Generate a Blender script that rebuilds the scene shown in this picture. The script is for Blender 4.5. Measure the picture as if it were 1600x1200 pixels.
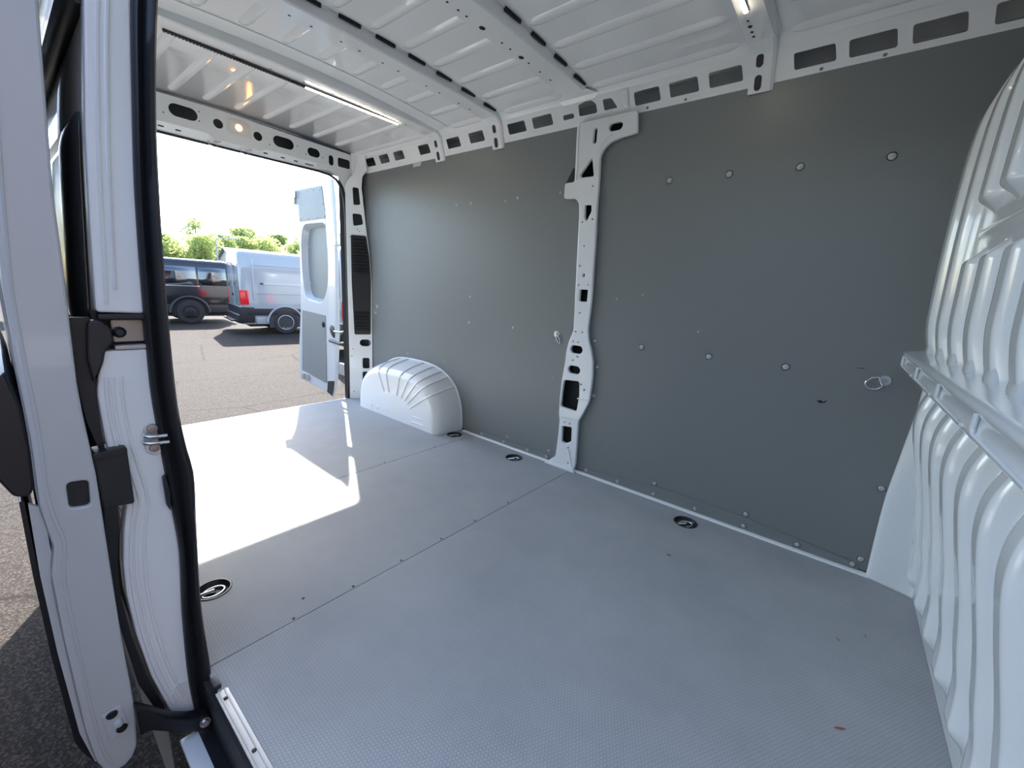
import bpy, bmesh, math, random
from mathutils import Vector, Matrix
random.seed(7)
for o in list(bpy.data.objects): bpy.data.objects.remove(o)
S = bpy.context.scene
COL = S.collection
# ------------------------------------------------------------------ camera
cd = bpy.data.cameras.new('camera'); cam = bpy.data.objects.new('camera', cd); COL.objects.link(cam)
cd.sensor_width = 36; cd.lens = 655.22 / 1600 * 36; cd.clip_start = .01; cd.clip_end = 400
right = Vector((0.76808729, 0.63784293, 0.05655369)); down = Vector((0.1826549, -0.13358816, -0.97405923)); fwd = Vector((-0.61374189, 0.75849232, -0.2191125))
M = Matrix((( right.x, -down.x, -fwd.x, 0), (right.y, -down.y, -fwd.y, 0), (right.z, -down.z, -fwd.z, .97), (0, 0, 0, 1)))
cam.matrix_world = M; S.camera = cam
# ------------------------------------------------------------------ world, sun, exposure
w = bpy.data.worlds.new('sky'); S.world = w; w.use_nodes = True
nt = w.node_tree; bg = nt.nodes['Background']; sky = nt.nodes.new('ShaderNodeTexSky')
SUN = Vector((-1, .52, 1.03)).normalized()           # direction towards the sun
sky.sky_type = 'NISHITA'; sky.sun_disc = False; sky.sun_elevation = math.asin(SUN.z)
sky.sun_rotation = math.atan2(SUN.x, SUN.y); sky.air_density = 1.0; sky.dust_density = 1.2; sky.ozone_density = 1.0
nt.links.new(sky.outputs[0], bg.inputs[0]); bg.inputs[1].default_value = .21
sl = bpy.data.lights.new('sun', 'SUN'); sl.energy = 5.2; sl.angle = math.radians(.6); sl.color = (1, .95, .88)
so = bpy.data.objects.new('sun', sl); COL.objects.link(so); so.rotation_euler = SUN.to_track_quat('Z', 'Y').to_euler()
S.view_settings.view_transform = 'Standard'; S.view_settings.look = 'None'; S.view_settings.gamma = 1
S.view_settings.use_curve_mapping = False; S.view_settings.exposure = 2.22

# ------------------------------------------------------------------ materials
MT = {}
def mat(name, col, rough=.5, metal=0, coat=0, spec=.5, noise=None, bump=None, emit=None, trans=0):
    m = bpy.data.materials.new(name); m.use_nodes = True; t = m.node_tree; b = t.nodes['Principled BSDF']
    b.inputs['Base Color'].default_value = (*col, 1); b.inputs['Roughness'].default_value = rough
    b.inputs['Metallic'].default_value = metal; b.inputs['Coat Weight'].default_value = coat; b.inputs['Coat Roughness'].default_value = .04
    b.inputs['Specular IOR Level'].default_value = spec; b.inputs['Transmission Weight'].default_value = trans
    if emit: b.inputs['Emission Color'].default_value = (*emit[0], 1); b.inputs['Emission Strength'].default_value = emit[1]
    tc = t.nodes.new('ShaderNodeTexCoord')
    if noise:                                        # (scale, amount): uneven tone
        n = t.nodes.new('ShaderNodeTexNoise'); n.inputs['Scale'].default_value = noise[0]; n.inputs['Detail'].default_value = 6
        t.links.new(tc.outputs['Object'], n.inputs['Vector'])
        mx = t.nodes.new('ShaderNodeMix'); mx.data_type = 'RGBA'
        a = noise[1]; mx.inputs[6].default_value = (*[c * (1 - a) for c in col], 1); mx.inputs[7].default_value = (*[min(1, c * (1 + a)) for c in col], 1)
        t.links.new(n.outputs['Fac'], mx.inputs[0]); t.links.new(mx.outputs[2], b.inputs['Base Color'])
    if bump:                                         # (scale, strength)
        n = t.nodes.new('ShaderNodeTexNoise'); n.inputs['Scale'].default_value = bump[0]; n.inputs['Detail'].default_value = 3
        t.links.new(tc.outputs['Object'], n.inputs['Vector'])
        bp = t.nodes.new('ShaderNodeBump'); bp.inputs['Strength'].default_value = bump[1]; bp.inputs['Distance'].default_value = .002
        t.links.new(n.outputs['Fac'], bp.inputs['Height']); t.links.new(bp.outputs['Normal'], b.inputs['Normal'])
    MT[name] = m; return m
mat('paint', (.85, .865, .86), .30, coat=.5, noise=(3, .03), bump=(90, .03))
mat('roof_paint', (.85, .865, .86), .22, coat=.7, noise=(2, .03))
mat('bulk_paint', (.76, .80, .80), .2, coat=.9, noise=(2, .03), bump=(120, .03))
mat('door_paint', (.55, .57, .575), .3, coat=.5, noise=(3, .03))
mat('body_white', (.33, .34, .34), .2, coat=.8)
mat('navy_paint', (.012, .016, .026), .2, coat=.8)
mat('van_black', (.006, .008, .012), .2, coat=.35)
mat('black_rubber', (.012, .013, .016), .45)
mat('black_plastic', (.014, .015, .018), .4, bump=(400, .2))
mat('black_gloss', (.006, .008, .012), .06, coat=1)
mat('glass_dark', (.01, .014, .02), .03, spec=.8, coat=1)
mat('cavity', (.62, .64, .64), .5)
mat('dark_cavity', (.03, .032, .034), .6)
mat('zinc', (.62, .63, .62), .32, metal=1, noise=(60, .2))
mat('screw', (.52, .55, .55), .35, metal=0)
mat('screw_brown', (.10, .055, .045), .5, metal=.3)
mat('steel_brown', (.42, .36, .31), .45, metal=.5, noise=(30, .3))
mat('aluminium', (.50, .50, .49), .5, metal=.5, noise=(25, .15))
mat('chrome', (.75, .75, .74), .12, metal=1)
mat('tail_red', (.75, .01, .02), .2, coat=1)
mat('tyre', (.018, .018, .02), .7)
mat('rim_silver', (.55, .56, .57), .35, metal=.6)
mat('rim_black', (.02, .02, .022), .35)
mat('lens_clear', (.8, .78, .74), .15, coat=.5)
mat('bulb_warm', (1, .7, .35), .3, emit=((1, .42, .09), 3.2))
mat('led_on', (1, .95, .85), .3, emit=((1, .88, .70), 6))
mat('led_off', (.03, .03, .032), .25)
mat('bark', (.10, .075, .055), .9)
mat('house_wall', (.62, .58, .52), .8); mat('house_roof', (.28, .26, .25), .7)
mat('brick_dark', (.085, .05, .04), .85, noise=(6, .3))
mat('pole_grey', (.32, .33, .34), .5, metal=.4)
mat('leaf_brown', (.35, .16, .08), .7)
mat('scuff', (.012, .012, .013), .8)
mat('dash_trim', (.03, .033, .036), .5)

def leafmat(name, a, b_):
    m = bpy.data.materials.new(name); m.use_nodes = True; t = m.node_tree; b = t.nodes['Principled BSDF']
    g = t.nodes.new('ShaderNodeNewGeometry'); mx = t.nodes.new('ShaderNodeMix'); mx.data_type = 'RGBA'
    mx.inputs[6].default_value = (*a, 1); mx.inputs[7].default_value = (*b_, 1)
    t.links.new(g.outputs['Random Per Island'], mx.inputs[0]); t.links.new(mx.outputs[2], b.inputs['Base Color'])
    b.inputs['Roughness'].default_value = .6
    tr = t.nodes.new('ShaderNodeBsdfTranslucent'); t.links.new(mx.outputs[2], tr.inputs[0])
    ms = t.nodes.new('ShaderNodeMixShader'); ms.inputs[0].default_value = .45
    t.links.new(b.outputs[0], ms.inputs[1]); t.links.new(tr.outputs[0], ms.inputs[2]); t.links.new(ms.outputs[0], t.nodes['Material Output'].inputs[0])
    MT[name] = m
leafmat('leaf_light', (.38, .44, .14), (.52, .57, .25)); leafmat('leaf_mid', (.25, .32, .11), (.38, .44, .18)); leafmat('leaf_dark', (.20, .26, .14), (.32, .38, .20))

def lining_mat():
    m = mat('lining', (.212, .224, .220), .42, spec=.5); t = m.node_tree; b = t.nodes['Principled BSDF']
    tc = t.nodes.new('ShaderNodeTexCoord'); mp = t.nodes.new('ShaderNodeMapping'); mp.inputs['Scale'].default_value = (9, 9, 60)
    n = t.nodes.new('ShaderNodeTexNoise'); n.inputs['Scale'].default_value = 3; n.inputs['Detail'].default_value = 8
    t.links.new(tc.outputs['Object'], mp.inputs[0]); t.links.new(mp.outputs[0], n.inputs['Vector'])
    r = t.nodes.new('ShaderNodeMapRange'); r.inputs[1].default_value = .3; r.inputs[2].default_value = .7; r.inputs[3].default_value = .37; r.inputs[4].default_value = .47
    t.links.new(n.outputs['Fac'], r.inputs[0]); t.links.new(r.outputs[0], b.inputs['Roughness'])
    mp2 = t.nodes.new('ShaderNodeMapping'); mp2.inputs['Rotation'].default_value = (0, .6, 0); mp2.inputs['Scale'].default_value = (1.2, 1, 34)
    n2 = t.nodes.new('ShaderNodeTexNoise'); n2.inputs['Scale'].default_value = 2.2; n2.inputs['Detail'].default_value = 4; n2.inputs['Distortion'].default_value = 1.2
    t.links.new(tc.outputs['Object'], mp2.inputs[0]); t.links.new(mp2.outputs[0], n2.inputs['Vector'])
    r2 = t.nodes.new('ShaderNodeMapRange'); r2.inputs[1].default_value = .735; r2.inputs[2].default_value = .80; r2.inputs[3].default_value = 0; r2.inputs[4].default_value = .35
    t.links.new(n2.outputs['Fac'], r2.inputs[0])
    mx = t.nodes.new('ShaderNodeMix'); mx.data_type = 'RGBA'; mx.inputs[6].default_value = (.212, .224, .220, 1); mx.inputs[7].default_value = (.36, .38, .38, 1)
    t.links.new(r2.outputs[0], mx.inputs[0]); t.links.new(mx.outputs[2], b.inputs['Base Color'])
lining_mat()

def floor_mat():
    m = mat('floor_hex', (.2, .215, .245), .6, spec=.04); t = m.node_tree; b = t.nodes['Principled BSDF']; L = t.links.new
    tc = t.nodes.new('ShaderNodeTexCoord')
    sc = t.nodes.new('ShaderNodeVectorMath'); sc.operation = 'SCALE'; sc.inputs['Scale'].default_value = 1 / .0085
    L(tc.outputs['Object'], sc.inputs[0])
    ml = t.nodes.new('ShaderNodeVectorMath'); ml.operation = 'MULTIPLY'; ml.inputs[1].default_value = (1, 1, 0); L(sc.outputs[0], ml.inputs[0])
    ds = []
    for off in ((0, 0, 0), (.5, .866, 0)):
        ad = t.nodes.new('ShaderNodeVectorMath'); ad.operation = 'ADD'; ad.inputs[1].default_value = off; L(ml.outputs[0], ad.inputs[0])
        wr = t.nodes.new('ShaderNodeVectorMath'); wr.operation = 'WRAP'; wr.inputs[1].default_value = (.5, .866, .5); wr.inputs[2].default_value = (-.5, -.866, -.5); L(ad.outputs[0], wr.inputs[0])
        ln = t.nodes.new('ShaderNodeVectorMath'); ln.operation = 'LENGTH'; L(wr.outputs[0], ln.inputs[0]); ds.append(ln)
    mn = t.nodes.new('ShaderNodeMath'); mn.operation = 'MINIMUM'; L(ds[0].outputs['Value'], mn.inputs[0]); L(ds[1].outputs['Value'], mn.inputs[1])
    r = t.nodes.new('ShaderNodeMapRange'); r.interpolation_type = 'SMOOTHSTEP'
    for i, v in ((1, .34), (2, .5), (3, 1), (4, 0)): r.inputs[i].default_value = v
    L(mn.outputs[0], r.inputs[0])
    bp = t.nodes.new('ShaderNodeBump'); bp.inputs['Strength'].default_value = .4; bp.inputs['Distance'].default_value = .0009
    L(r.outputs[0], bp.inputs['Height']); L(bp.outputs[0], b.inputs['Normal'])
    n = t.nodes.new('ShaderNodeTexNoise'); n.inputs['Scale'].default_value = 2.3; n.inputs['Detail'].default_value = 9; n.inputs['Roughness'].default_value = .62; L(tc.outputs['Object'], n.inputs['Vector'])
    mx = t.nodes.new('ShaderNodeMix'); mx.data_type = 'RGBA'; mx.inputs[6].default_value = (.365, .375, .38, 1); mx.inputs[7].default_value = (.455, .46, .46, 1)
    rr = t.nodes.new('ShaderNodeMapRange'); rr.inputs[1].default_value = .32; rr.inputs[2].default_value = .72; L(n.outputs['Fac'], rr.inputs[0]); L(rr.outputs[0], mx.inputs[0])
    mx2 = t.nodes.new('ShaderNodeMix'); mx2.data_type = 'RGBA'; mx2.blend_type = 'MULTIPLY'; mx2.inputs[0].default_value = .38
    cr = t.nodes.new('ShaderNodeMapRange'); cr.inputs[3].default_value = .62; cr.inputs[4].default_value = 1.08; L(r.outputs[0], cr.inputs[0])
    L(mx.outputs[2], mx2.inputs[6]); L(cr.outputs[0], mx2.inputs[7])
    # pale smudges and scratches
    n3 = t.nodes.new('ShaderNodeTexNoise'); n3.inputs['Scale'].default_value = 7; n3.inputs['Detail'].default_value = 10; n3.inputs['Roughness'].default_value = .7; n3.inputs['Distortion'].default_value = .8; L(tc.outputs['Object'], n3.inputs['Vector'])
    r3 = t.nodes.new('ShaderNodeMapRange'); 
    for i, v in ((1, .64), (2, .8), (3, 0), (4, .4)): r3.inputs[i].default_value = v
    L(n3.outputs['Fac'], r3.inputs[0])
    mx3 = t.nodes.new('ShaderNodeMix'); mx3.data_type = 'RGBA'; mx3.inputs[7].default_value = (.42, .43, .45, 1); L(r3.outputs[0], mx3.inputs[0]); L(mx2.outputs[2], mx3.inputs[6])
    L(mx3.outputs[2], b.inputs['Base Color'])
    r4 = t.nodes.new('ShaderNodeMapRange'); r4.inputs[3].default_value = .5; r4.inputs[4].default_value = .65; L(n.outputs['Fac'], r4.inputs[0]); L(r4.outputs[0], b.inputs['Roughness'])
floor_mat()

def asphalt_mat():
    m = mat('asphalt', (.2, .19, .18), .9, spec=.2); t = m.node_tree; b = t.nodes['Principled BSDF']; L = t.links.new
    tc = t.nodes.new('ShaderNodeTexCoord')
    v = t.nodes.new('ShaderNodeTexVoronoi'); v.inputs['Scale'].default_value = 130; L(tc.outputs['Object'], v.inputs['Vector'])
    n = t.nodes.new('ShaderNodeTexNoise'); n.inputs['Scale'].default_value = 1.1; n.inputs['Detail'].default_value = 8; L(tc.outputs['Object'], n.inputs['Vector'])
    cr = t.nodes.new('ShaderNodeValToRGB'); e = cr.color_ramp.elements
    e[0].position = .1; e[0].color = (.011, .0088, .0073, 1); e[1].position = .95; e[1].color = (.060, .048, .0395, 1); x = e.new(.6); x.color = (.0215, .0175, .0146, 1)
    sx = t.nodes.new('ShaderNodeSeparateXYZ'); L(v.outputs['Color'], sx.inputs[0]); L(sx.outputs[0], cr.inputs[0])
    mx = t.nodes.new('ShaderNodeMix'); mx.data_type = 'RGBA'; mx.blend_type = 'MULTIPLY'; mx.inputs[0].default_value = .5
    r = t.nodes.new('ShaderNodeMapRange'); r.inputs[3].default_value = .6; r.inputs[4].default_value = 1.3; L(n.outputs['Fac'], r.inputs[0])
    L(cr.outputs[0], mx.inputs[6]); L(r.outputs[0], mx.inputs[7])
    # a crack here and there
    v2 = t.nodes.new('ShaderNodeTexVoronoi'); v2.feature = 'DISTANCE_TO_EDGE'; v2.inputs['Scale'].default_value = .55
    nz = t.nodes.new('ShaderNodeTexNoise'); nz.inputs['Scale'].default_value = 5; nz.inputs['Detail'].default_value = 6; L(tc.outputs['Object'], nz.inputs['Vector'])
    ad = t.nodes.new('ShaderNodeMix'); ad.data_type = 'VECTOR'; ad.inputs[0].default_value = .09; L(tc.outputs['Object'], ad.inputs[4]); L(nz.outputs['Color'], ad.inputs[5]); L(ad.outputs[1], v2.inputs['Vector'])
    r2 = t.nodes.new('ShaderNodeMapRange'); 
    for i, q in ((1, .003), (2, .009), (3, .35), (4, 1)): r2.inputs[i].default_value = q
    L(v2.outputs['Distance'], r2.inputs[0])
    mx2 = t.nodes.new('ShaderNodeMix'); mx2.data_type = 'RGBA'; mx2.blend_type = 'MULTIPLY'; mx2.inputs[0].default_value = 1; L(mx.outputs[2], mx2.inputs[6]); L(r2.outputs[0], mx2.inputs[7])
    L(mx2.outputs[2], b.inputs['Base Color'])
    bp = t.nodes.new('ShaderNodeBump'); bp.inputs['Strength'].default_value = .35; bp.inputs['Distance'].default_value = .003; L(v.outputs['Distance'], bp.inputs['Height']); L(bp.outputs[0], b.inputs['Normal'])
asphalt_mat()

# ------------------------------------------------------------------ mesh helpers
def link(o, parent=None):
    COL.objects.link(o)
    if parent: o.parent = parent
    return o
def empty(name, loc=(0, 0, 0), label=None, cat=None, group=None, kind=None):
    o = bpy.data.objects.new(name, None); o.location = loc; o.empty_display_size = .05; COL.objects.link(o)
    return tag(o, label, cat, group, kind)
def tag(o, label=None, cat=None, group=None, kind=None):
    for k, v in (('label', label), ('category', cat), ('group', group), ('kind', kind)):
        if v: o[k] = v
    return o
def meshobj(name, me, m, parent=None, smooth=False):
    """vertices are in world coordinates; a parent's offset is taken out"""
    o = bpy.data.objects.new(name, me); COL.objects.link(o)
    if parent:
        o.parent = parent; off = Vector((0, 0, 0)); p = parent
        while p: off += p.location; p = p.parent
        o.location = -off
    if m and not me.materials: me.materials.append(MT[m])
    if smooth:
        me.shade_smooth()
        try: me.set_sharp_from_angle(angle=math.radians(smooth if smooth > 1 else 40))
        except Exception: pass
    return o
def raw(name, vs, fs, m, parent=None, smooth=False):
    me = bpy.data.meshes.new(name); me.from_pydata([tuple(v) for v in vs], [], fs); me.update()
    bm = bmesh.new(); bm.from_mesh(me); bmesh.ops.recalc_face_normals(bm, faces=bm.faces); bm.to_mesh(me); bm.free()
    return meshobj(name, me, m, parent, smooth)
def grid(name, rows, m, parent=None, smooth=True, thick=0, flip=False):
    nr, nc = len(rows), len(rows[0]); vs = [p for r in rows for p in r]
    fs = [(i * nc + j, i * nc + j + 1, (i + 1) * nc + j + 1, (i + 1) * nc + j) for i in range(nr - 1) for j in range(nc - 1)]
    if flip: fs = [f[::-1] for f in fs]
    me = bpy.data.meshes.new(name); me.from_pydata([tuple(v) for v in vs], [], fs); me.update()
    o = meshobj(name, me, m, parent, 60 if smooth else False)
    if thick:
        md = o.modifiers.new('thickness', 'SOLIDIFY'); md.thickness = thick; md.offset = -1
    return o
def bmobj(name, bm, m, parent=None, smooth=False):
    me = bpy.data.meshes.new(name); bmesh.ops.recalc_face_normals(bm, faces=bm.faces); bm.to_mesh(me); bm.free()
    return meshobj(name, me, m, parent, smooth)
def addbox(bm, lo, hi, mx=None, bev=0):
    r = bmesh.ops.create_cube(bm, size=1); vs = r['verts']
    for v in vs: v.co = Vector([(lo[i] + hi[i]) / 2 + v.co[i] * (hi[i] - lo[i]) for i in range(3)])
    if bev: 
        es = list({e for v in vs for e in v.link_edges}); r2 = bmesh.ops.bevel(bm, geom=es, offset=bev, segments=2, affect='EDGES', profile=.7); vs = list({v for f in r2['faces'] for v in f.verts} | {v for v in vs if v.is_valid})
    if mx is not None: bmesh.ops.transform(bm, matrix=mx, verts=vs)
def box(name, lo, hi, m, parent=None, bev=0, mx=None):
    bm = bmesh.new(); addbox(bm, lo, hi, mx, bev); return bmobj(name, bm, m, parent, 40 if bev else False)
def tube_verts(pts, r, n=8, closed=False):
    pts = [Vector(p) for p in pts]; rs = r if isinstance(r, (list, tuple)) else [r] * len(pts)
    vs, fs = [], []; up = None; k = len(pts)
    for i, p in enumerate(pts):
        a = pts[i - 1] if (i or closed) else pts[i]; b = pts[(i + 1) % k] if (i < k - 1 or closed) else pts[i]
        d = (b - a).normalized()
        if up is None: up = d.orthogonal().normalized()
        up = (up - d * up.dot(d)); up = up.normalized() if up.length > 1e-6 else d.orthogonal().normalized()
        s = d.cross(up)
        for j in range(n):
            t = 2 * math.pi * j / n; vs.append(p + (up * math.cos(t) + s * math.sin(t)) * rs[i])
    for i in range(k if closed else k - 1):
        for j in range(n):
            a = i * n; b = ((i + 1) % k) * n; fs.append((a + j, a + (j + 1) % n, b + (j + 1) % n, b + j))
    if not closed: fs.append(tuple(range(n))[::-1]); fs.append(tuple(range((k - 1) * n, k * n)))
    return vs, fs
def tube(name, pts, r, m, parent=None, n=8, closed=False):
    vs, fs = tube_verts(pts, r, n, closed); return raw(name, vs, fs, m, parent, 50)
def lathe(name, prof, m, parent=None, mx=None, n=20, smooth=35):
    vs, fs = [], []; k = len(prof)
    for i in range(n):
        t = 2 * math.pi * i / n
        for r, z in prof: vs.append(Vector((r * math.cos(t), r * math.sin(t), z)))
    for i in range(n):
        for j in range(k - 1): a = i * k + j; b = ((i + 1) % n) * k + j; fs.append((a, b, b + 1, a + 1))
    if mx is not None: vs = [mx @ v for v in vs]
    o = raw(name, vs, fs, m, parent, smooth)
    return o
def rnd(pts, r=.01, n=4):
    """polygon with rounded corners"""
    out = []; k = len(pts)
    for i in range(k):
        p = Vector(pts[i]); a = Vector(pts[i - 1]) - p; b = Vector(pts[(i + 1) % k]) - p
        q = min(r, a.length * .48, b.length * .48); A = p + a.normalized() * q; B = p + b.normalized() * q
        for j in range(n + 1):
            t = j / n; out.append(tuple(A * (1 - t) ** 2 + p * 2 * t * (1 - t) + B * t * t))
    return out
def ell(cx, cy, rx, ry, n=16, p=2.0):
    o = []
    for i in range(n):
        t = 2 * math.pi * i / n; c, s = math.cos(t), math.sin(t)
        o.append((cx + rx * math.copysign(abs(c) ** (2 / p), c), cy + ry * math.copysign(abs(s) ** (2 / p), s)))
    return o
def slot(cx, cy, hw, hh, n=6):
    """a stadium-shaped hole"""
    r = min(hw, hh); o = []
    for k, (sx, sy, a0) in enumerate(((1, 1, 0), (-1, 1, 90), (-1, -1, 180), (1, -1, 270))):
        for i in range(n):
            t = math.radians(a0 + 90 * i / (n - 1)); o.append((cx + sx * (hw - r) + r * math.cos(t), cy + sy * (hh - r) + r * math.sin(t)))
    return [p for i, p in enumerate(o) if (Vector(p) - Vector(o[i - 1])).length > 1e-5]
def rect(x0, x1, y0, y1): return [(x0, y0), (x1, y0), (x1, y1), (x0, y1)]
def plate_mesh(name, outer, holes=(), thick=.004, bev=0):
    c = bpy.data.curves.new(name, 'CURVE'); c.dimensions = '2D'; c.fill_mode = 'BOTH'
    c.extrude = max(thick / 2 - bev, 1e-5); c.bevel_depth = bev; c.bevel_resolution = 1; c.offset = -bev
    for pts in [outer, *holes]:
        s = c.splines.new('POLY'); s.points.add(len(pts) - 1); s.use_cyclic_u = True
        for q, p in zip(s.points, pts): q.co = (p[0], p[1], 0, 1)
    o = bpy.data.objects.new(name, c); me = bpy.data.meshes.new_from_object(o)
    bpy.data.objects.remove(o); bpy.data.curves.remove(c)
    return me
def plate(name, outer, holes, origin, U, V, thick, m, parent=None, bev=0, smooth=30):
    """front face lies in the plane (origin, U, V) and faces U x V; the plate is thick behind it"""
    me = plate_mesh(name, outer, holes, thick, bev); U = Vector(U).normalized(); V = Vector(V).normalized(); W = U.cross(V)
    O = Vector(origin) - W * thick / 2
    me.transform(Matrix(((U.x, V.x, W.x, O.x), (U.y, V.y, W.y, O.y), (U.z, V.z, W.z, O.z), (0, 0, 0, 1)))); me.update()
    me.materials.clear()
    return meshobj(name, me, m, parent, smooth)
WX, WZ = (1, 0, 0), (0, 0, 1)
def frame(o, W, U=None):
    """matrix whose z axis is W, at o"""
    W = Vector(W).normalized(); U = Vector(U) if U else W.orthogonal(); U = (U - W * U.dot(W)).normalized(); V = W.cross(U); o = Vector(o)
    return Matrix(((U.x, V.x, W.x, o.x), (U.y, V.y, W.y, o.y), (U.z, V.z, W.z, o.z), (0, 0, 0, 1)))
SCREW = {}
def screw(p, W, parent, r=.009, m='screw', name='screw'):
    """dome-headed screw; alike heads share mesh data"""
    key = (round(r, 4), m)
    if key not in SCREW:
        prof = [(0.0001, r * .42), (r * .3, r * .40), (r * .32, r * .28), (r * .45, r * .40), (r * .8, r * .28), (r, 0), (r * 1.25, 0), (r * 1.25, -.001)]
        o = lathe(name, prof, m, None, None, 12); SCREW[key] = o.data; bpy.data.objects.remove(o)
    o = bpy.data.objects.new(name, SCREW[key]); COL.objects.link(o); o.parent = parent
    off = Vector((0, 0, 0)); q = parent
    while q: off += q.location; q = q.parent
    o.matrix_local = frame(Vector(p) - off, W); return o
def sm(a, b, x): t = max(0, min(1, (x - a) / (b - a))); return t * t * (3 - 2 * t)
def lerp(tab, z):
    for (z0, x0), (z1, x1) in zip(tab, tab[1:]):
        if z <= z1: t = max(0, (z - z0) / (z1 - z0)); return x0 + (x1 - x0) * t
    return tab[-1][1]
def cat(tab, z):
    """smooth interpolation through a table"""
    n = len(tab)
    if z <= tab[0][0]: return tab[0][1]
    if z >= tab[-1][0]: return tab[-1][1]
    for i in range(n - 1):
        if z <= tab[i + 1][0]:
            x0, y0 = tab[i]; x1, y1 = tab[i + 1]; h = x1 - x0
            m0 = (y1 - tab[i - 1][1]) / (x1 - tab[i - 1][0]) if i else (y1 - y0) / h
            m1 = (tab[i + 2][1] - y0) / (tab[i + 2][0] - x0) if i + 2 < n else (y1 - y0) / h
            t = (z - x0) / h; a, b = t * t * t, t * t
            return (2 * a - 3 * b + 1) * y0 + (a - 2 * b + t) * h * m0 + (3 * b - 2 * a) * y1 + (a - b) * h * m1

# ================================================================== SETTING: ground
GZ = -.70
g = raw('ground', [(-160, -120, GZ), (60, -120, GZ), (60, 160, GZ), (-160, 160, GZ)], [(0, 1, 2, 3)], 'asphalt')
tag(g, kind='structure')

# ================================================================== SETTING: van floor
floor = empty('floor', (-1.5, 1.08, 0), kind='structure')
LASH = [(-1.411, .314), (-.443, 1.836), (-1.439, 1.836), (-1.964, 1.845), (-2.936, 1.80)]
LR = .047
def fpanel(x0, x1, y0=.213):
    hs = [ell(x, y, LR, LR, 24) for x, y in LASH if x0 < x < x1]
    return plate('floor_panel', rect(x0, x1, y0, 1.945), hs, (0, 0, 0), (1, 0, 0), (0, 1, 0), .012, 'floor_hex', floor, .0008)
p1 = fpanel(-3.215, -1.8725); p2 = fpanel(-1.8695, -1.1065); p3 = fpanel(-1.1035, .34)
for k, (x, y) in enumerate([(-1.115, .43), (-1.115, .618), (-1.115, .804), (-1.115, .993), (-1.115, 1.18), (-1.115, 1.40), (-1.175, .485)]): screw((x, y, .0), (0, 0, 1), p2, .004, 'screw_brown')
for y in (.6, .9, 1.25, 1.6): screw((-1.882, y, 0), (0, 0, 1), p1, .004, 'screw_brown')
box('subfloor', (-3.22, .20, -.05), (.5, 2.05, -.0125), 'dark_cavity', floor)
box('chassis', (-3.25, .28, -.45), (1.6, 1.98, -.055), 'dark_cavity', floor)
box('rear_sill', (-3.275, .30, -.06), (-3.222, 1.86, -.012), 'paint', floor, .006)

# ================================================================== SETTING: far side wall
WY = 1.952
wf = empty('wall_far', (-1.4, 2.0, 0), kind='structure')
plp = plate('lining_panel', [(-3.19, .012), (-1.212, .012), (-1.212, .56), (-1.19, .70), (-1.18, .9), (-1.19, 1.3), (-1.21, 1.45), (-1.215, 1.80), (-3.19, 1.80)], [], (0, WY, 0), WX, WZ, .008, 'lining', wf, .0006)
prp = plate('lining_panel', [(-1.105, .012), (.33, .012), (.33, 1.80), (-.945, 1.80), (-.945, 1.70), (-1.03, 1.697), (-1.09, 1.685), (-1.125, 1.65), (-1.125, 1.5), (-1.105, 1.25)], [], (0, WY, 0), WX, WZ, .008, 'lining', wf, .0006)
raw('outer_skin', [(-3.28, 2.07, -.4), (1.6, 2.07, -.4), (1.6, 2.07, 1.2), (1.6, 2.03, 1.96), (-3.28, 2.03, 1.96), (-3.28, 2.07, 1.2)], [(0, 1, 2, 5), (5, 2, 3, 4)], 'cavity', wf)
NY = (0, -1, 0)
for x, z in [(-1.987, 1.475), (-1.616, 1.475), (-1.965, .909), (-1.969, .745), (-1.595, .749)]: screw((x, WY, z), NY, plp, .0075, 'zinc')
for x, z in [(-2.385, 1.48), (-2.752, 1.48), (-2.405, .741), (-1.639, .444), (-2.62, .45), (-2.197, .447), (-2.872, .918), (-1.33, 1.476), (-1.706, 1.466), (-2.12, 1.476), (-1.595, .060), (-1.275, .062), (-1.285, .50)]: screw((x, WY, z), NY, plp, .006, 'screw')
for x, z in [(-.76, 1.475), (-.519, 1.473), (-.278, 1.47), (-.023, 1.47), (-.792, .736), (-.485, .734), (-.198, .734)]: screw((x, WY, z), NY, prp, .0115, 'screw')
for x, z in [(-1.045, .736), (-1.015, .602), (-1.02, .447), (.165, .345), (.16, .054), (-.64, .080), (-.235, .078)]: screw((x, WY, z), NY, prp, .0095, 'screw')
for x, z in [(-.815, .981), (-.947, .954), (-.543, .836)]: screw((x, WY, z), NY, prp, .0045, 'zinc')
plate('scuff', [(-.078, .621), (-.066, .628), (-.058, .622), (-.045, .631), (-.052, .619), (-.066, .615)], [], (0, WY - .0006, 0), WX, WZ, .0006, 'scuff', prp)
plate('scuff', [(.012, .765), (.03, .767), (.045, .766), (.03, .7645)], [], (0, WY - .0006, 0), WX, WZ, .0006, 'scuff', prp)

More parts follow.
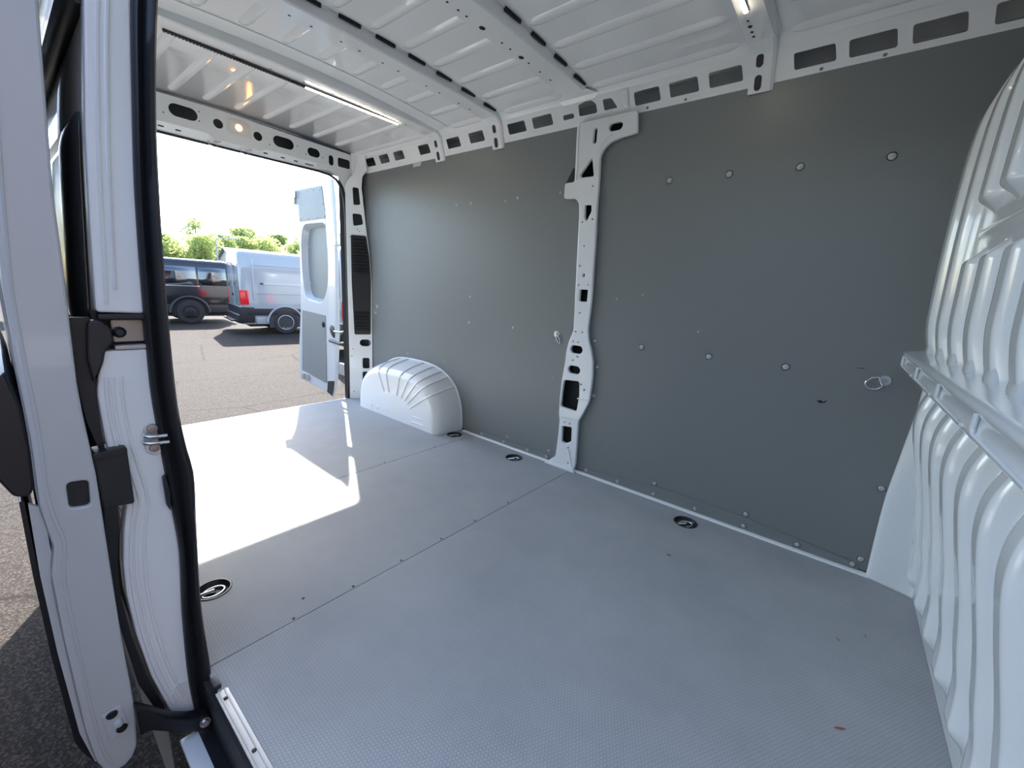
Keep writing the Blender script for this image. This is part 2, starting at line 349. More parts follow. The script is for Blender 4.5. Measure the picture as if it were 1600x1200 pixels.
bb = empty('baseboard_far', (-1.0, 1.94, 0), kind='structure')
s1 = plate('lining_strip', [(-1.03, .004), (.16, .004), (.158, .034), (-.06, .050), (-.24, .066), (-.64, .068), (-.80, .050), (-1.03, .034)], [], (0, WY - .007, 0), WX, WZ, .006, 'lining', bb, .0008)
s2 = plate('lining_strip', [(-1.92, .004), (-1.27, .004), (-1.27, .036), (-1.92, .038)], [], (0, WY - .007, 0), WX, WZ, .006, 'lining', bb, .0008)
for x in (-1.015, -.829, -.636, -.438, -.234, -.037, .141): screw((x, WY - .007, .0255), NY, s1, .0085, 'screw')
for x in (-1.81, -1.616, -1.425, -1.285): screw((x, WY - .007, .024), NY, s2, .0075, 'screw')
raw('floor_lip', [(-1.98, 1.928, -.002), (.2, 1.928, -.002), (.2, 1.932, .007), (-1.98, 1.932, .007), (-1.98, 1.950, .009), (.2, 1.950, .009)], [(0, 1, 2, 3), (3, 2, 5, 4)], 'paint', bb)

# ================================================================== SETTING: ceiling
YC = 1.09
def roofz(y): return 1.945 - .045 * ((y - YC) / .82) ** 2
ceil = empty('ceiling', (-1.4, YC, 1.94), kind='structure')
ys = [.20 + 1.88 * i / 34 for i in range(35)]
sk = grid('roof_skin', [[(x, y, roofz(y)) for y in ys] for x in (-3.26, -2.5, -1.7, -.9, .1, .7)], 'roof_paint', ceil, True, -.012, True)
BAY = [(-3.17, -2.37), (-2.115, -1.85), (-1.70, -1.315), (-1.155, -.53), (-.38, .30)]
for b0, b1 in BAY:
    L = b1 - b0; me = None
    for k in range(11):
        y = 1.885 - .159 * k
        if me is None:
            hw, h = .026, .009; secs = [(0, .35, .0), (.02, .8, .75), (.045, 1, 1), (L - .045, 1, 1), (L - .02, .8, .75), (L, .35, .0)]
            rows = [[(u, -hw * sc, .002), (u, -hw * .55 * sc, -h * hh * .85), (u, 0, -h * hh), (u, hw * .55 * sc, -h * hh * .85), (u, hw * sc, .002)] for u, sc, hh in secs]
            o = grid('roof_rib', rows, 'roof_paint', None); me = o.data
        else: o = link(bpy.data.objects.new('roof_rib', me))
        o.parent = ceil; o.location = Vector((b0, y, roofz(y))) - ceil.location
        o.rotation_euler = (math.atan(-.09 * (y - YC) / .6724), 0, 0)

# ================================================================== SETTING: near wall (rear quarter panel beside the sliding door opening)
wn = empty('wall_near', (-2.2, .15, 0), kind='structure')
JL = [(-.42, .125), (-.052, .122), (.115, .105), (.287, .094), (.435, .100), (.634, .100), (.725, .100), (.906, .116), (1.053, .127), (1.202, .139), (1.402, .161), (1.6, .192), (1.80, .235), (1.93, .27)]
def skin_y(z): return cat(JL, z)
zs = [-.42 + 2.35 * i / 60 for i in range(61)]
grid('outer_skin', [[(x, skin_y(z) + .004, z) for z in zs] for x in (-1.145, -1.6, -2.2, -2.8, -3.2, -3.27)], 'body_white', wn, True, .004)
plate('lining_panel', rect(1.36, 3.18, .012, 1.80), [], (0, .262, 0), (-1, 0, 0), WZ, .008, 'lining', wn)
gz = [.865 + .40 * i / 10 for i in range(11)]
grid('side_window', [[(x, skin_y(z) - .004, z - .02 * sm(-1.9, -1.2, x)) for z in gz] for x in (-1.18, -1.5, -2.0, -2.6, -3.0)], 'glass_dark', wn, True, .006)
tube('drip_rail', [(x, skin_y(1.43) - .008, 1.425) for x in (-1.13, -1.6, -2.2, -3.2)], .02, 'black_plastic', wn)
box('opening_header', (-1.15, .235, 1.735), (.6, .30, 1.95), 'paint', wn, .004)
box('roof_rail_inner', (-3.18, .25, 1.77), (-1.15, .275, 1.91), 'paint', wn, .004)

# ================================================================== SETTING: bulkhead (front partition)
wb = empty('wall_front', (.25, 1.1, 0), kind='structure')
LOW = [(0, .292), (.10, .284), (.22, .277), (.30, .262), (.40, .245), (.54, .215), (.62, .201), (.68, .202), (.735, .217), (.775, .232), (.83, .235)]
UPP = [(.84, .19), (.865, .181), (.935, .167), (1.0, .163), (1.18, .157), (1.4, .157), (1.5, .163), (1.56, .178), (1.63, .205), (1.70, .245), (1.80, .29), (1.95, .33)]
RY = [1.83 - .1655 * k for k in range(11)]
def bow(y): return .055 * (1.66 - y) * (1 if y > 1.1 else 0) + (.055 * .56 if y <= 1.1 else 0)
def ribf(y, wd):
    d = min(abs(y - r) for r in RY); return 1 - sm(wd * .42, wd, d)
def blow(y, z):
    x = cat(LOW, z) + .55 * bow(y); tip = .085 - .02 * sm(1.2, 1.8, y) 
    amp = sm(tip - .01, tip + .05, z) * (1 - sm(.775, .815, z)); wd = .052 * (.25 + .75 * sm(tip - .02, tip + .06, z))
    x += .032 * (1 - ribf(y, wd) * amp) - .004
    if y > 1.885: x += (cat([(0, .187), (.3, .182), (.5, .192), (.65, .20), (.8, .20)], z) - x) * sm(1.893, 1.938, y)
    return x
def bupp(y, z):
    x = cat(UPP, z) + .75 * bow(y); k = min(range(11), key=lambda i: abs(y - RY[i]))
    z0 = 1.135 + .0 * k; gap = .05
    if k <= 1: amp = 1 - sm(1.70, 1.78, z)
    else:
        zt = 1.12; zb = 1.215
        amp = (1 - sm(zt - .03, zt + .012, z)) + sm(zb - .012, zb + .03, z) * (1 - sm(1.66, 1.72, z))
    wd = .056 * (.35 + .65 * max(0, min(1, amp)))
    x += .030 * (1 - ribf(y, wd) * max(0, min(1, amp)))
    if k > 1: x -= .005 * (1 - sm(0, .012, abs(z - 1.167)))
    if y > 1.87: x += .03 * sm(1.875, 1.93, y)
    return x
ys = [.24 + (1.948 - .24) * i / 300 for i in range(301)]
grid('lower_panel', [[(blow(y, z), y, z) for y in ys] for z in [.0 + .83 * i / 110 for i in range(111)]], 'bulk_paint', wb, True, .003)
grid('upper_panel', [[(bupp(y, z), y, z) for y in ys] for z in [.838 + 1.10 * i / 220 for i in range(221)]], 'bulk_paint', wb, True, .003)
def ledge_x(y): return .128 + .031 * (1.955 - y) 
rows = []
yl = [.24 + (1.955 - .24) * i / 60 for i in range(61)]
for off, z in ((.095, .866), (.060, .853), (.014, .842), (.004, .839), (0, .833), (0, .826), (.003, .822), (.003, .802), (0, .798), (.0, .790), (.004, .784), (.012, .781), (.10, .772)):
    rows.append([(ledge_x(y) + off, y, z) for y in yl])
lg = grid('ledge_beam', rows, 'bulk_paint', wb, True, 0)
for k, y in enumerate((1.90, 1.56, 1.24, .92, .60)):                 # stamped L-shaped beads along the beam face
    x0 = ledge_x(y) - .0015; y1 = max(.30, y - .25)
    tube('stamped_bead', [(x0, y, .828), (x0, y, .803), (x0 + .0005, y - .012, .796), (ledge_x(y1) - .001, y1, .7945)], .0035, 'bulk_paint', wb, 6)
    if k in (1, 2): box('beam_slot', (ledge_x(y) + .001, y + .016, .802), (ledge_x(y) + .006, y + .022, .822), 'dark_cavity', lg)
for k in range(10):
    y = RY[k]; x = cat(UPP, .872) + .75 * bow(y)
    bm = bmesh.new(); addbox(bm, (x - .003, y - .036, .845), (x + .035, y + .036, .884), None, .012)
    bmobj('rib_foot', bm, 'bulk_paint', wb, 50)
    if k: box('rib_gap', (x + .012, y + .045, .858), (x + .022, y + .060, .888), 'bulk_paint', wb, .002)

# ================================================================== SETTING: rear frame
wr = empty('wall_rear', (-3.22, 1.3, 1.75), kind='structure')
HX = -3.20
holes = [slot(.828, 1.853, .068, .033), ell(.998, 1.845, .026, .026), ell(1.216, 1.838, .026, .026), slot(1.374, 1.844, .066, .033), slot(1.576, 1.836, .044, .028), slot(1.703, 1.817, .018, .034), rnd(rect(1.755, 1.85, 1.79, 1.852), .014),
         slot(.55, 1.853, .068, .033)] + [ell(y, z, .004, .004, 8) for y, z in ((.735, 1.823), (.905, 1.88), (.902, 1.83), (1.285, 1.81), (1.465, 1.85), (1.52, 1.81), (1.64, 1.82))]
hp = plate('header_plate', rnd([(.27, 1.772), (.93, 1.775), (.965, 1.755), (1.225, 1.755), (1.26, 1.772), (1.90, 1.772), (1.90, 1.893), (1.52, 1.903), (1.05, 1.922), (.6, 1.918), (.27, 1.90)], .012), holes, (HX, 0, 0), (0, 1, 0), WZ, .004, 'paint', wr, .001)
V = Vector((.042, 0, .048)).normalized()
plate('header_lip', rect(.27, 1.78, 0, .064), [slot(y, .034, .014 if y < 1.5 else .03, .0045) for y in (.64, .721, .80, 1.264, 1.372, 1.458, 1.551)], (HX - .044, 0, 1.728), (0, 1, 0), V, .003, 'paint', wr)
box('header_back', (-3.275, .27, 1.735), (-3.27, 1.95, 1.95), 'dark_cavity', wr)
# corner post
A = Vector((-3.2, 1.80, 0)); U = Vector((.612, .791, 0))
outer = [(-.004, -.02), (.180, -.02), (.184, .40), (.187, .97), (.172, 1.20), (.156, 1.333), (.125, 1.66), (.130, 1.74), (.165, 1.79), (.15, 1.905), (.095, 1.905), (.085, 1.80), (.060, 1.752), (.025, 1.71), (.004, 1.66), (.002, 1.0)]
holes = [rnd([(.058, 1.664), (.101, 1.66), (.112, 1.541), (.063, 1.536)], .012), rnd([(.053, 1.474), (.118, 1.472), (.13, 1.399), (.059, 1.382)], .015), slot(.128, .473, .043, .028), rnd(rect(.104, .160, .258, .347), .014), rnd(rect(.102, .158, .134, .23), .014)]
holes += [ell(a, z, .004, .004, 8) for a, z in ((.085, 1.36), (.10, 1.345), (.03, 1.3), (.03, .42), (.02, .36), (.12, .09), (.14, .075), (.03, .06))]
plate('corner_post', rnd(outer, .01), holes, A, U, WZ, .012, 'paint', wr, .003)
plate('post_back', [(-.05, -.02), (.19, -.02), (.19, 1.0), (.14, 1.5), (.11, 1.68), (.11, 1.93), (-.05, 1.93)], [], A + Vector((-.045, .035, 0)), U, WZ, .004, 'dark_cavity', wr)
# black rubber seal round the opening
sp = [(-3.215, 1.788, -.03), (-3.212, 1.799, .25), (-3.21, 1.806, .6), (-3.209, 1.810, 1.07), (-3.209, 1.810, 1.45), (-3.21, 1.804, 1.57), (-3.212, 1.785, 1.65), (-3.216, 1.745, 1.698), (-3.225, 1.70, 1.722), (-3.238, 1.62, 1.731), (-3.242, 1.3, 1.729), (-3.242, .9, 1.726), (-3.24, .4, 1.722)]
tube('rubber_seal', sp, [.012] * 7 + [.010, .009, .008, .007, .007, .007], 'black_rubber', wr, 10)
box('outer_post', (-3.275, 1.815, -.35), (-3.262, 2.07, 1.93), 'body_white', wr)
# corner gusset between header and side rail
raw('corner_gusset', [(-3.198, 1.862, 1.76), (-3.198, 1.858, 1.905), (-3.15, 1.88, 1.78), (-3.145, 1.875, 1.91), (-3.09, 1.925, 1.785), (-3.08, 1.905, 1.90)], [(0, 2, 3, 1), (2, 4, 5, 3)], 'paint', wr, True)
plate('corner_fill', rnd([(1.60, 1.752), (1.69, 1.748), (1.75, 1.722), (1.795, 1.66), (1.812, 1.60), (1.86, 1.60), (1.90, 1.775), (1.60, 1.775)], .012), [], (-3.203, 0, 0), (0, 1, 0), WZ, .004, 'paint', wr)
# louvred vent on the post
vent = empty('air_vent', tuple(A + U * .11 + Vector((0, 0, .55))), 'black louvred plastic air vent on the white rear corner post', 'vent')
Wd = U.cross(Vector(WZ))
plate('vent_body', rnd([(.037, 1.315), (.150, 1.315), (.172, 1.15), (.180, .97), (.172, .544), (.046, .54), (.035, .96)], .012), [], A + Wd * .006, U, WZ, .012, 'black_plastic', vent, .002)
for z in [1.285 - .0235 * i for i in range(12)] + [.715 - .027 * i for i in range(6)]:
    a1 = .145 + .03 * sm(1.3, 1.0, z) if z > .9 else .163
    plate('louvre', rnd(rect(.048, a1, -.008, .008), .006), [], A + Wd * .016 + Vector((0, 0, z)), U, Vector((Wd.x * .8, Wd.y * .8, .6)), .004, 'black_plastic', vent, .001)

# ================================================================== things of the van body
# side roof rail
rail = empty('roof_rail', (-1.4, 1.95, 1.78), 'long white perforated steel roof rail above the grey far wall', 'rail')
RV = Vector((0, -.045, .135)).normalized(); RO = (0, 1.955, 1.765)
def rv(z): return (z - 1.765) / .135 * .1423
def rh(x0, x1, z0=1.802, z1=1.852, sk=.008): return rnd([(x0 + sk, rv(z0)), (x1 + sk, rv(z0)), (x1 - sk * .3, rv(z1)), (x0, rv(z1))], .008, 3)
RH = [rh(-3.105, -2.995, 1.815, 1.866), rh(-2.93, -2.82, 1.815, 1.866), rh(-2.755, -2.645, 1.813, 1.864), rh(-2.478, -2.37, 1.811, 1.862), rh(-2.2, -2.085, 1.808, 1.859), rh(-2.003, -1.885, 1.808, 1.859),
      rh(-1.7, -1.578, 1.806, 1.854), rh(-1.53, -1.405, 1.806, 1.854), rh(-1.338, -1.275, 1.812, 1.832, .003),
      rnd([(x, rv(z)) for x, z in ((-1.243, 1.813), (-1.146, 1.811), (-1.15, 1.845), (-1.172, 1.862), (-1.207, 1.866), (-1.246, 1.858))], .008), rnd([(x, rv(z)) for x, z in ((-1.108, 1.812), (-1.041, 1.812), (-1.071, 1.853), (-1.116, 1.855))], .008),
      rh(-.963, -.847), rh(-.806, -.689), rh(-.648, -.527), rh(-.36, -.238, 1.797, 1.845), rh(-.203, -.08, 1.795, 1.843), rh(-.045, .077, 1.793, 1.841), rh(.13, .25, 1.793, 1.841)]
RH += [ell(x, rv(z), .006, .005, 8) for x, z in ((-.90, 1.786), (-.735, 1.784), (-.27, 1.783), (-.10, 1.782))]
plate('rail_face', [(-3.15, rv(1.776)), (-1.2, rv(1.772)), (.36, rv(1.763)), (.36, rv(1.875)), (-1.2, rv(1.878)), (-3.15, rv(1.893))], RH, RO, WX, RV, .003, 'paint', rail, .0008)
grid('rail_cove', [[(x, y, z) for y, z in ((1.918, 1.876), (1.908, 1.886), (1.888, 1.901), (1.872, 1.906))] for x in (-3.16, -1.2, .36)], 'paint', rail)
plate('rail_bottom', rect(-3.12, .34, 0, .03), [], (0, 1.955, 1.771), WX, (0, 1, 0), .003, 'paint', rail)
plate('rail_back', rect(-3.2, .4, 1.74, 1.94), [], (0, 2.025, 0), WX, WZ, .003, 'cavity', rail)
# doubler plate at the pillar head
raw('node_bulge', [(-1.00, 1.938, 1.80), (-.985, 1.936, 1.80), (-.99, 1.915, 1.868), (-1.03, 1.916, 1.868), (-1.02, 1.924, 1.83)], [(0, 1, 2, 3, 4)], 'paint', rail)
raw('hook_tab', [(-2.56, 1.949, 1.772), (-2.47, 1.949, 1.772), (-2.475, 1.946, 1.748), (-2.555, 1.946, 1.748)], [(0, 1, 2, 3)], 'cavity', rail)

# centre pillar
pil = empty('body_pillar', (-1.15, 1.94, 0), 'white perforated steel pillar standing between the two grey lining panels', 'pillar')
PO = [(-1.244, 1.778), (-1.241, 1.686), (-1.233, 1.513), (-1.289, 1.513), (-1.289, 1.438), (-1.218, 1.434), (-1.194, 1.405), (-1.188, 1.342), (-1.184, 1.234), (-1.176, 1.05), (-1.173, .973), (-1.167, .855), (-1.166, .773), (-1.187, .714), (-1.196, .665), (-1.199, .597), (-1.209, .507), (-1.212, .397), (-1.210, .306), (-1.203, .281), (-1.202, .193), (-1.209, .055), (-1.25, .02), (-1.26, .0), (-1.088, .0), (-1.076, .043), (-1.078, .135), (-1.083, .296), (-1.069, .319), (-1.029, .416), (-1.024, .541), (-1.031, .633), (-1.047, .686), (-1.068, .737), (-1.078, .791), (-1.073, .934), (-1.078, 1.064), (-1.084, 1.232), (-1.092, 1.38), (-1.095, 1.525), (-1.102, 1.610), (-1.087, 1.642), (-1.055, 1.667), (-1.0, 1.679), (-.956, 1.682), (-.925, 1.687), (-.925, 1.70), (-.935, 1.778)]
PH = [rnd(rect(-1.145, -1.099, .931, .991), .006), slot(-1.134, .680, .036, .021), slot(-1.138, .57, .037, .021), rnd([(-1.195, .505), (-1.099, .513), (-1.092, .432), (-1.1, .347), (-1.203, .353), (-1.2, .449)], .014), rnd([(-1.18, .244), (-1.12, .251), (-1.115, .171), (-1.148, .149), (-1.177, .153)], .008), slot(-1.139, 1.707, .009, .034), slot(-1.034, 1.729, .034, .017), rnd([(-1.144, 1.612), (-1.126, 1.528), (-1.197, 1.529), (-1.203, 1.544)], .008), rnd([(-1.161, 1.4), (-1.124, 1.397), (-1.121, 1.368), (-1.143, 1.323), (-1.157, 1.34)], .006)]
PH += [ell(x, z, .0045, .0045, 8) for x, z in [(-1.144, 1.205), (-1.158, 1.107), (-1.125, 1.483), (-1.166, 1.319), (-1.11, 1.33), (-1.134, .872), (-1.155, 1.012), (-1.10, 1.016), (-1.148, .774), (-1.108, .774), (-1.158, .721), (-1.127, .719), (-1.123, .643), (-1.149, .62), (-1.086, .499), (-1.063, .474), (-1.167, .268), (-1.134, .268), (-1.129, .127), (-1.122, .04)]] + [ell(-1.131, 1.062, .007, .010, 10)]
plate('pillar_plate', rnd(PO, .012, 2), PH, (0, 1.925, 0), WX, WZ, .020, 'paint', pil, .004)
plate('pillar_back', rect(-1.42, -.98, .0, 1.78), [], (0, 2.01, 0), WX, WZ, .003, 'dark_cavity', pil)
plate('black_bracket', [(-1.243, 1.58), (-1.252, 1.58), (-1.289, 1.513), (-1.236, 1.507)], [], (0, 1.935, 0), WX, WZ, .01, 'black_plastic', pil)
box('foot_flange', (-1.27, 1.912, -.001), (-1.075, 1.94, .008), 'paint', pil, .003)
for pts in ([(-1.232, 1.775), (-1.225, 1.60), (-1.224, 1.52)], [(-1.11, 1.635), (-1.075, 1.690), (-1.045, 1.70)], [(-1.20, .300), (-1.09, .300)], [(-1.10, .42), (-1.03, .425)], [(-1.125, .12), (-1.095, .02)]):
    tube('stamped_bead', [(x, 1.9245, z) for x, z in pts], .004, 'paint', pil, 6)

# roof bows
def bow_obj(xf, wid, label, flange=0.0, holes=(), foot=True):
    b = empty('roof_bow', (xf - wid / 2, YC, 1.895), label, 'roof beam', 'roof bows across the ceiling')
    yy = [.26 + (1.865 - .26) * i / 24 for i in range(25)]
    zb = lambda y: 1.898 - .012 * ((y - YC) / .8) ** 2
    # bottom with holes
    hs = []
    for y, r in holes: hs.append(ell(-(xf - wid * .72), y, r, r * 1.2, 8))
    rows = [[(x, y, z) for x, z in ((xf - wid - .004, roofz(y) + .002), (xf - wid, zb(y) + .003), (xf - wid + .003, zb(y)), (xf - .006, zb(y)), (xf, zb(y) + .005), (xf + .006, roofz(y) - .004), (xf + .012 + flange, roofz(y) - .005), (xf + .012 + flange, roofz(y) + .002))] for y in yy]
    grid('beam_channel', rows, 'roof_paint', b, True).data.set_sharp_from_angle(angle=math.radians(25))
    for y, r in holes:
        tilt = -.024 * (y - YC) / .64
        o = raw('punched_hole', [(xf - wid * .72 + r * math.cos(t), y + 1.25 * r * math.sin(t), zb(y) - .0006) for t in [k * math.pi / 4 for k in range(8)]] + [(xf - wid * .72 + r * math.cos(t), y + 1.25 * r * math.sin(t), zb(y) + .0006) for t in [k * math.pi / 4 for k in range(8)]], [tuple(range(8)), tuple(range(15, 7, -1))] + [(k, (k + 1) % 8, 8 + (k + 1) % 8, 8 + k) for k in range(8)], 'scuff', b)
    if not foot:
        raw('beam_end', [(xf - wid, 1.862, 1.892), (xf, 1.862, 1.895), (xf + .05, 1.905, 1.884), (xf - wid - .05, 1.905, 1.884), (xf - wid - .03, 1.918, 1.868), (xf + .03, 1.918, 1.868)], [(0, 1, 2, 3), (3, 2, 5, 4)], 'paint', b)
        return b
    # curved foot coming down over the rail
    fp = [(0, 1.855, 1.889), (0, 1.885, 1.880), (0, 1.908, 1.862), (0, 1.921, 1.83), (0, 1.934, 1.79), (0, 1.946, 1.748)]
    w2 = min(wid, .085); rows = []
    for _, y, z in fp:
        rows.append([(xf - w2 - .004, y + .02, z + .016), (xf - w2, y, z), (xf - .012, y, z), (xf - .002, y + .006, z + .004), (xf + .003, y + .03, z + .02)])
    grid('beam_foot', rows, 'paint', b, True).data.set_sharp_from_angle(angle=math.radians(25))
    for (ya, za), (yb, zb2) in (((1.9215, 1.826), (1.910, 1.862)), ((1.944, 1.757), (1.931, 1.801))):
        d = Vector((0, yb - ya, zb2 - za)); c = Vector((xf - w2 * .62, (ya + yb) / 2 - .002, (za + zb2) / 2)); 
        plate('foot_slot', slot(0, 0, .012, d.length / 2 + .002), [], c, WX, d, .0015, 'dark_cavity', b)
    return b
HB = [(y, .0045) for y in (.62, .70, .82, .90, 1.02, 1.10, 1.21, 1.29, 1.45, 1.53, 1.66, 1.74)]
b1 = bow_obj(-2.232, .10, 'wide roof beam carrying the long light strip nearest the rear doors', .095, [(y, .004) for y in (.80, .95, 1.1, 1.25, 1.4, 1.55, 1.7)])
b2 = bow_obj(-1.733, .10, 'slim roof beam second from the rear doors with dark slots along its edge', 0, HB)
b3 = bow_obj(-1.182, .115, 'roof beam meeting the head of the perforated centre pillar', 0, [(y, .0045) for y in (1.02, 1.06, 1.10, 1.15, 1.19, 1.38, 1.43, 1.55, 1.63, 1.71)] + [(1.27, .011), (1.5, .011)], False)
b4 = bow_obj(-.412, .09, 'roof beam nearest the front partition, cut by the top edge of the photo', .0, [(1.73, .004), (1.765, .007), (1.80, .005), (1.83, .005)])
for b, x in ((b2, -1.722), (b3, -1.172)):                            # dark gaps between the ribs where the beam carries the roof
    for k in range(10):
        y = 1.805 - .159 * k
        box('edge_gap', (x - .002, y - .045, roofz(y) - .012), (x + .006, y + .045, roofz(y) + .001), 'scuff', b)
# LED strips
def led(y0, y1, ylit, x, z, label):
    e = empty('led_strip', (x, (y0 + y1) / 2, z), label, 'light', 'light strips on the roof beams')
    zf = lambda y: z - .012 * ((y - YC) / .8) ** 2
    box('strip_base', (x - .008, y0, z - .002), (x + .008, y1, z + .004), 'led_off', e, .001)
    n = int((y1 - y0) / .012); me = {}
    for k in range(n):
        y = y0 + (k + .5) * (y1 - y0) / n; on = y > ylit; key = on
        if key not in me:
            o = box('led', (-.006, -.0042, -.005), (.006, .0042, 0), 'led_on' if on else 'led_off', None, .0012); me[key] = o.data
        else: o = link(bpy.data.objects.new('led', me[key]))
        o.parent = e; o.location = Vector((x, y, z - .0015)) - e.location
    return e
led(.56, 1.66, 1.11, -2.325, 1.890, 'long slim light strip along the rear roof beam, only its far half lit')
led(1.30, 1.672, 1.2, -.470, 1.889, 'short lit light strip at the top edge above the front roof beam')

# lamp in the rear header
lamp = empty('cargo_lamp', (HX, 1.11, 1.85), 'small rectangular cargo lamp glowing warm yellow in the rear header', 'lamp')
plate('lamp_frame', rnd(rect(1.045, 1.175, 1.812, 1.892), .012), [], (HX + .004, 0, 0), (0, 1, 0), WZ, .005, 'lens_clear', lamp, .0012)
plate('lamp_lens', rnd(rect(1.056, 1.164, 1.822, 1.882), .008), [], (HX + .007, 0, 0), (0, 1, 0), WZ, .004, 'lens_clear', lamp, .001)
lathe('bulb', [(.0005, .007), (.010, .006), (.017, .003), (.019, 0)], 'bulb_warm', lamp, frame((HX + .006, 1.106, 1.853), (1, 0, 0)), 16)
for y, lb in ((.975, 'thin wire hook hanging left of the warm lamp on the rear header'), (1.146, 'thin wire hook hanging right below the warm lamp on the rear header')):
    h = tube('wire_hook', [(HX - .030, y - .03, 1.745), (HX - .026, y - .028, 1.722), (HX - .024, y, 1.715), (HX - .026, y + .02, 1.724), (HX - .02, y - .005, 1.735), (HX - .02, y + .035, 1.75)], .0025, 'zinc', None, 6)
    tag(h, lb, 'hook', 'wire hooks on the rear header')

# wheel arch
wa = empty('wheel_arch', (-2.5, 1.85, 0), 'rounded white painted wheel arch bulging from the far wall onto the floor', 'wheel arch')
AX, AW, AH, AD = -2.505, .495, .412, .212
def arch(th, t, lift=0):
    c, s = math.cos(th), math.sin(th); n = 2.9
    ex = math.copysign(abs(c) ** (2 / n), c); ez = abs(s) ** (2 / n)
    k = (1 - t ** 3.4) ** (1 / 3.4) if t < 1 else 0
    k = .80 + .20 * k if t < .97 else k * (.80 + .2 * (1 - .97 ** 3.4) ** (1 / 3.4)) / ((1 - .97 ** 3.4) ** (1 / 3.4))
    kz = k * (1 - .10 * t)
    return Vector((AX + (AW + lift) * ex * k, WY - .003 - AD * t - lift * .6 * t, (AH + lift) * ez * kz))
TS = [i / 16 * .97 for i in range(17)]
def ring(e, f): return [Vector((AX + (p.x - AX) * f, WY - .003 - AD * e, p.z * f)) for p in [arch(math.pi * j / 48, .97) for j in range(49)]]
rows = [[arch(math.pi * j / 48, t) for j in range(49)] for t in TS] + [ring(.985, .985), ring(.995, .955), ring(1, .92)]
grid('arch_shell', rows, 'paint', wa, True).data.set_sharp_from_angle(angle=math.radians(80))
raw('inner_face', rows[-1], [tuple(range(49))], 'paint', wa)
tube('rim_flange', [arch(math.pi * j / 40, 0, .004) for j in range(41)], .007, 'paint', wa, 8)
for deg, t0, t1 in ((38, .06, .93), (52, .06, .93), (63, .05, .93), (74, .05, .93), (85, .05, .93), (95, .05, .93), (106, .05, .9)):
    tube('stamped_bead', [arch(math.radians(deg), t0 + (t1 - t0) * i / 12, .0015) for i in range(13)] + [Vector((AX + (arch(math.radians(deg), .95).x - AX) * q, WY - .003 - AD - .0005, arch(math.radians(deg), .95).z * q)) for q in (.93, .75, .5 + .002 * deg * .3)], .0065, 'paint', wa, 6)
for z in (.075, .035):
    tube('stamped_bead', [(AX + .22, WY - AD - .004, z), (AX + .33, WY - AD - .003, z), (AX + .395, WY - AD + .014, z), (AX + .445, WY - .14, z + .002), (AX + .482, WY - .06, z + .004)], .0045, 'paint', wa, 6)
for x in (-2.78, -2.70):
    lathe('dimple', [(.0005, .003), (.012, .002), (.016, 0)], 'paint', wa, frame((x, WY - AD - .004, .045), (0, -1, 0)), 12)

# lashing eyes
LB = ['recessed lashing eye in the floor beside the black seal of the side door', 'recessed lashing eye in the front floor panel under the dark right lining', 'recessed lashing eye in the middle floor panel near the pillar foot', 'recessed lashing eye at the front foot of the wheel arch', 'recessed lashing eye behind the wheel arch, by the rear post']
for (x, y), lb in zip(LASH, LB):
    e = empty('lashing_eye', (x, y, 0), lb, 'lashing eye', 'lashing eyes sunk in the floor')
    mx = Matrix.Translation((x, y, 0))
    lathe('cup', [(.0005, -.024), (.030, -.024), (.038, -.016), (.0455, 0), (.0455, .0025), (.049, .0025), (.051, 0)], 'black_plastic', e, mx, 28)
    a = .6 if y > 1 else 1.2
    ca, sa = math.cos(a), math.sin(a)
    tube('ring', [(x + ca * .030 * math.cos(t) - sa * .024 * math.sin(t), y + sa * .030 * math.cos(t) + ca * .024 * math.sin(t), -.010 + .004 * math.cos(t)) for t in [k * math.pi / 10 for k in range(20)]], .0038, 'chrome', e, 8, True)
    tube('cross_bar', [(x - ca * .034, y - sa * .034, -.012), (x + ca * .004, y + sa * .004, -.006)], .007, 'chrome', e, 8)
    lathe('bolt', [(.0005, -.016), (.008, -.016), (.010, -.019), (.010, -.024)], 'zinc', e, Matrix.Translation((x - .014, y - .006, 0)), 6, False)

# wall rings
def dring(x, z, lb, ang=200, size=.024):
    e = empty('tie_ring', (x, WY, z), lb, 'tie ring', 'tie rings on the far lining')
    lathe('washer', [(.0005, .006), (.006, .006), (.007, .004), (.017, .003), (.019, 0)], 'zinc', e, frame((x, WY, z), NY), 20)
    lathe('bolt', [(.0005, .011), (.006, .011), (.0075, .008), (.0075, .004)], 'zinc', e, frame((x, WY, z), NY), 8)
    a = math.radians(ang); u = Vector((math.cos(a), 0, math.sin(a))); v = Vector((-u.z, 0, u.x)); c = Vector((x, WY - .008, z))
    pts = [c + u * .012 + v * size * .72, c + u * .030 + v * size * .9, c + u * .050 + v * size * .55, c + u * .056, c + u * .050 - v * size * .55, c + u * .030 - v * size * .9, c + u * .012 - v * size * .72]
    tube('ring', pts, .0028, 'chrome', e, 8, True)
dring(.100, .733, 'zinc tie ring hanging on the dark lining near the white partition', 208)
dring(-1.282, .745, 'zinc tie ring on the grey lining just left of the centre pillar', 300, .010)
dring(-3.03, .775, 'zinc tie ring on the grey lining beside the louvred vent', 270, .014)

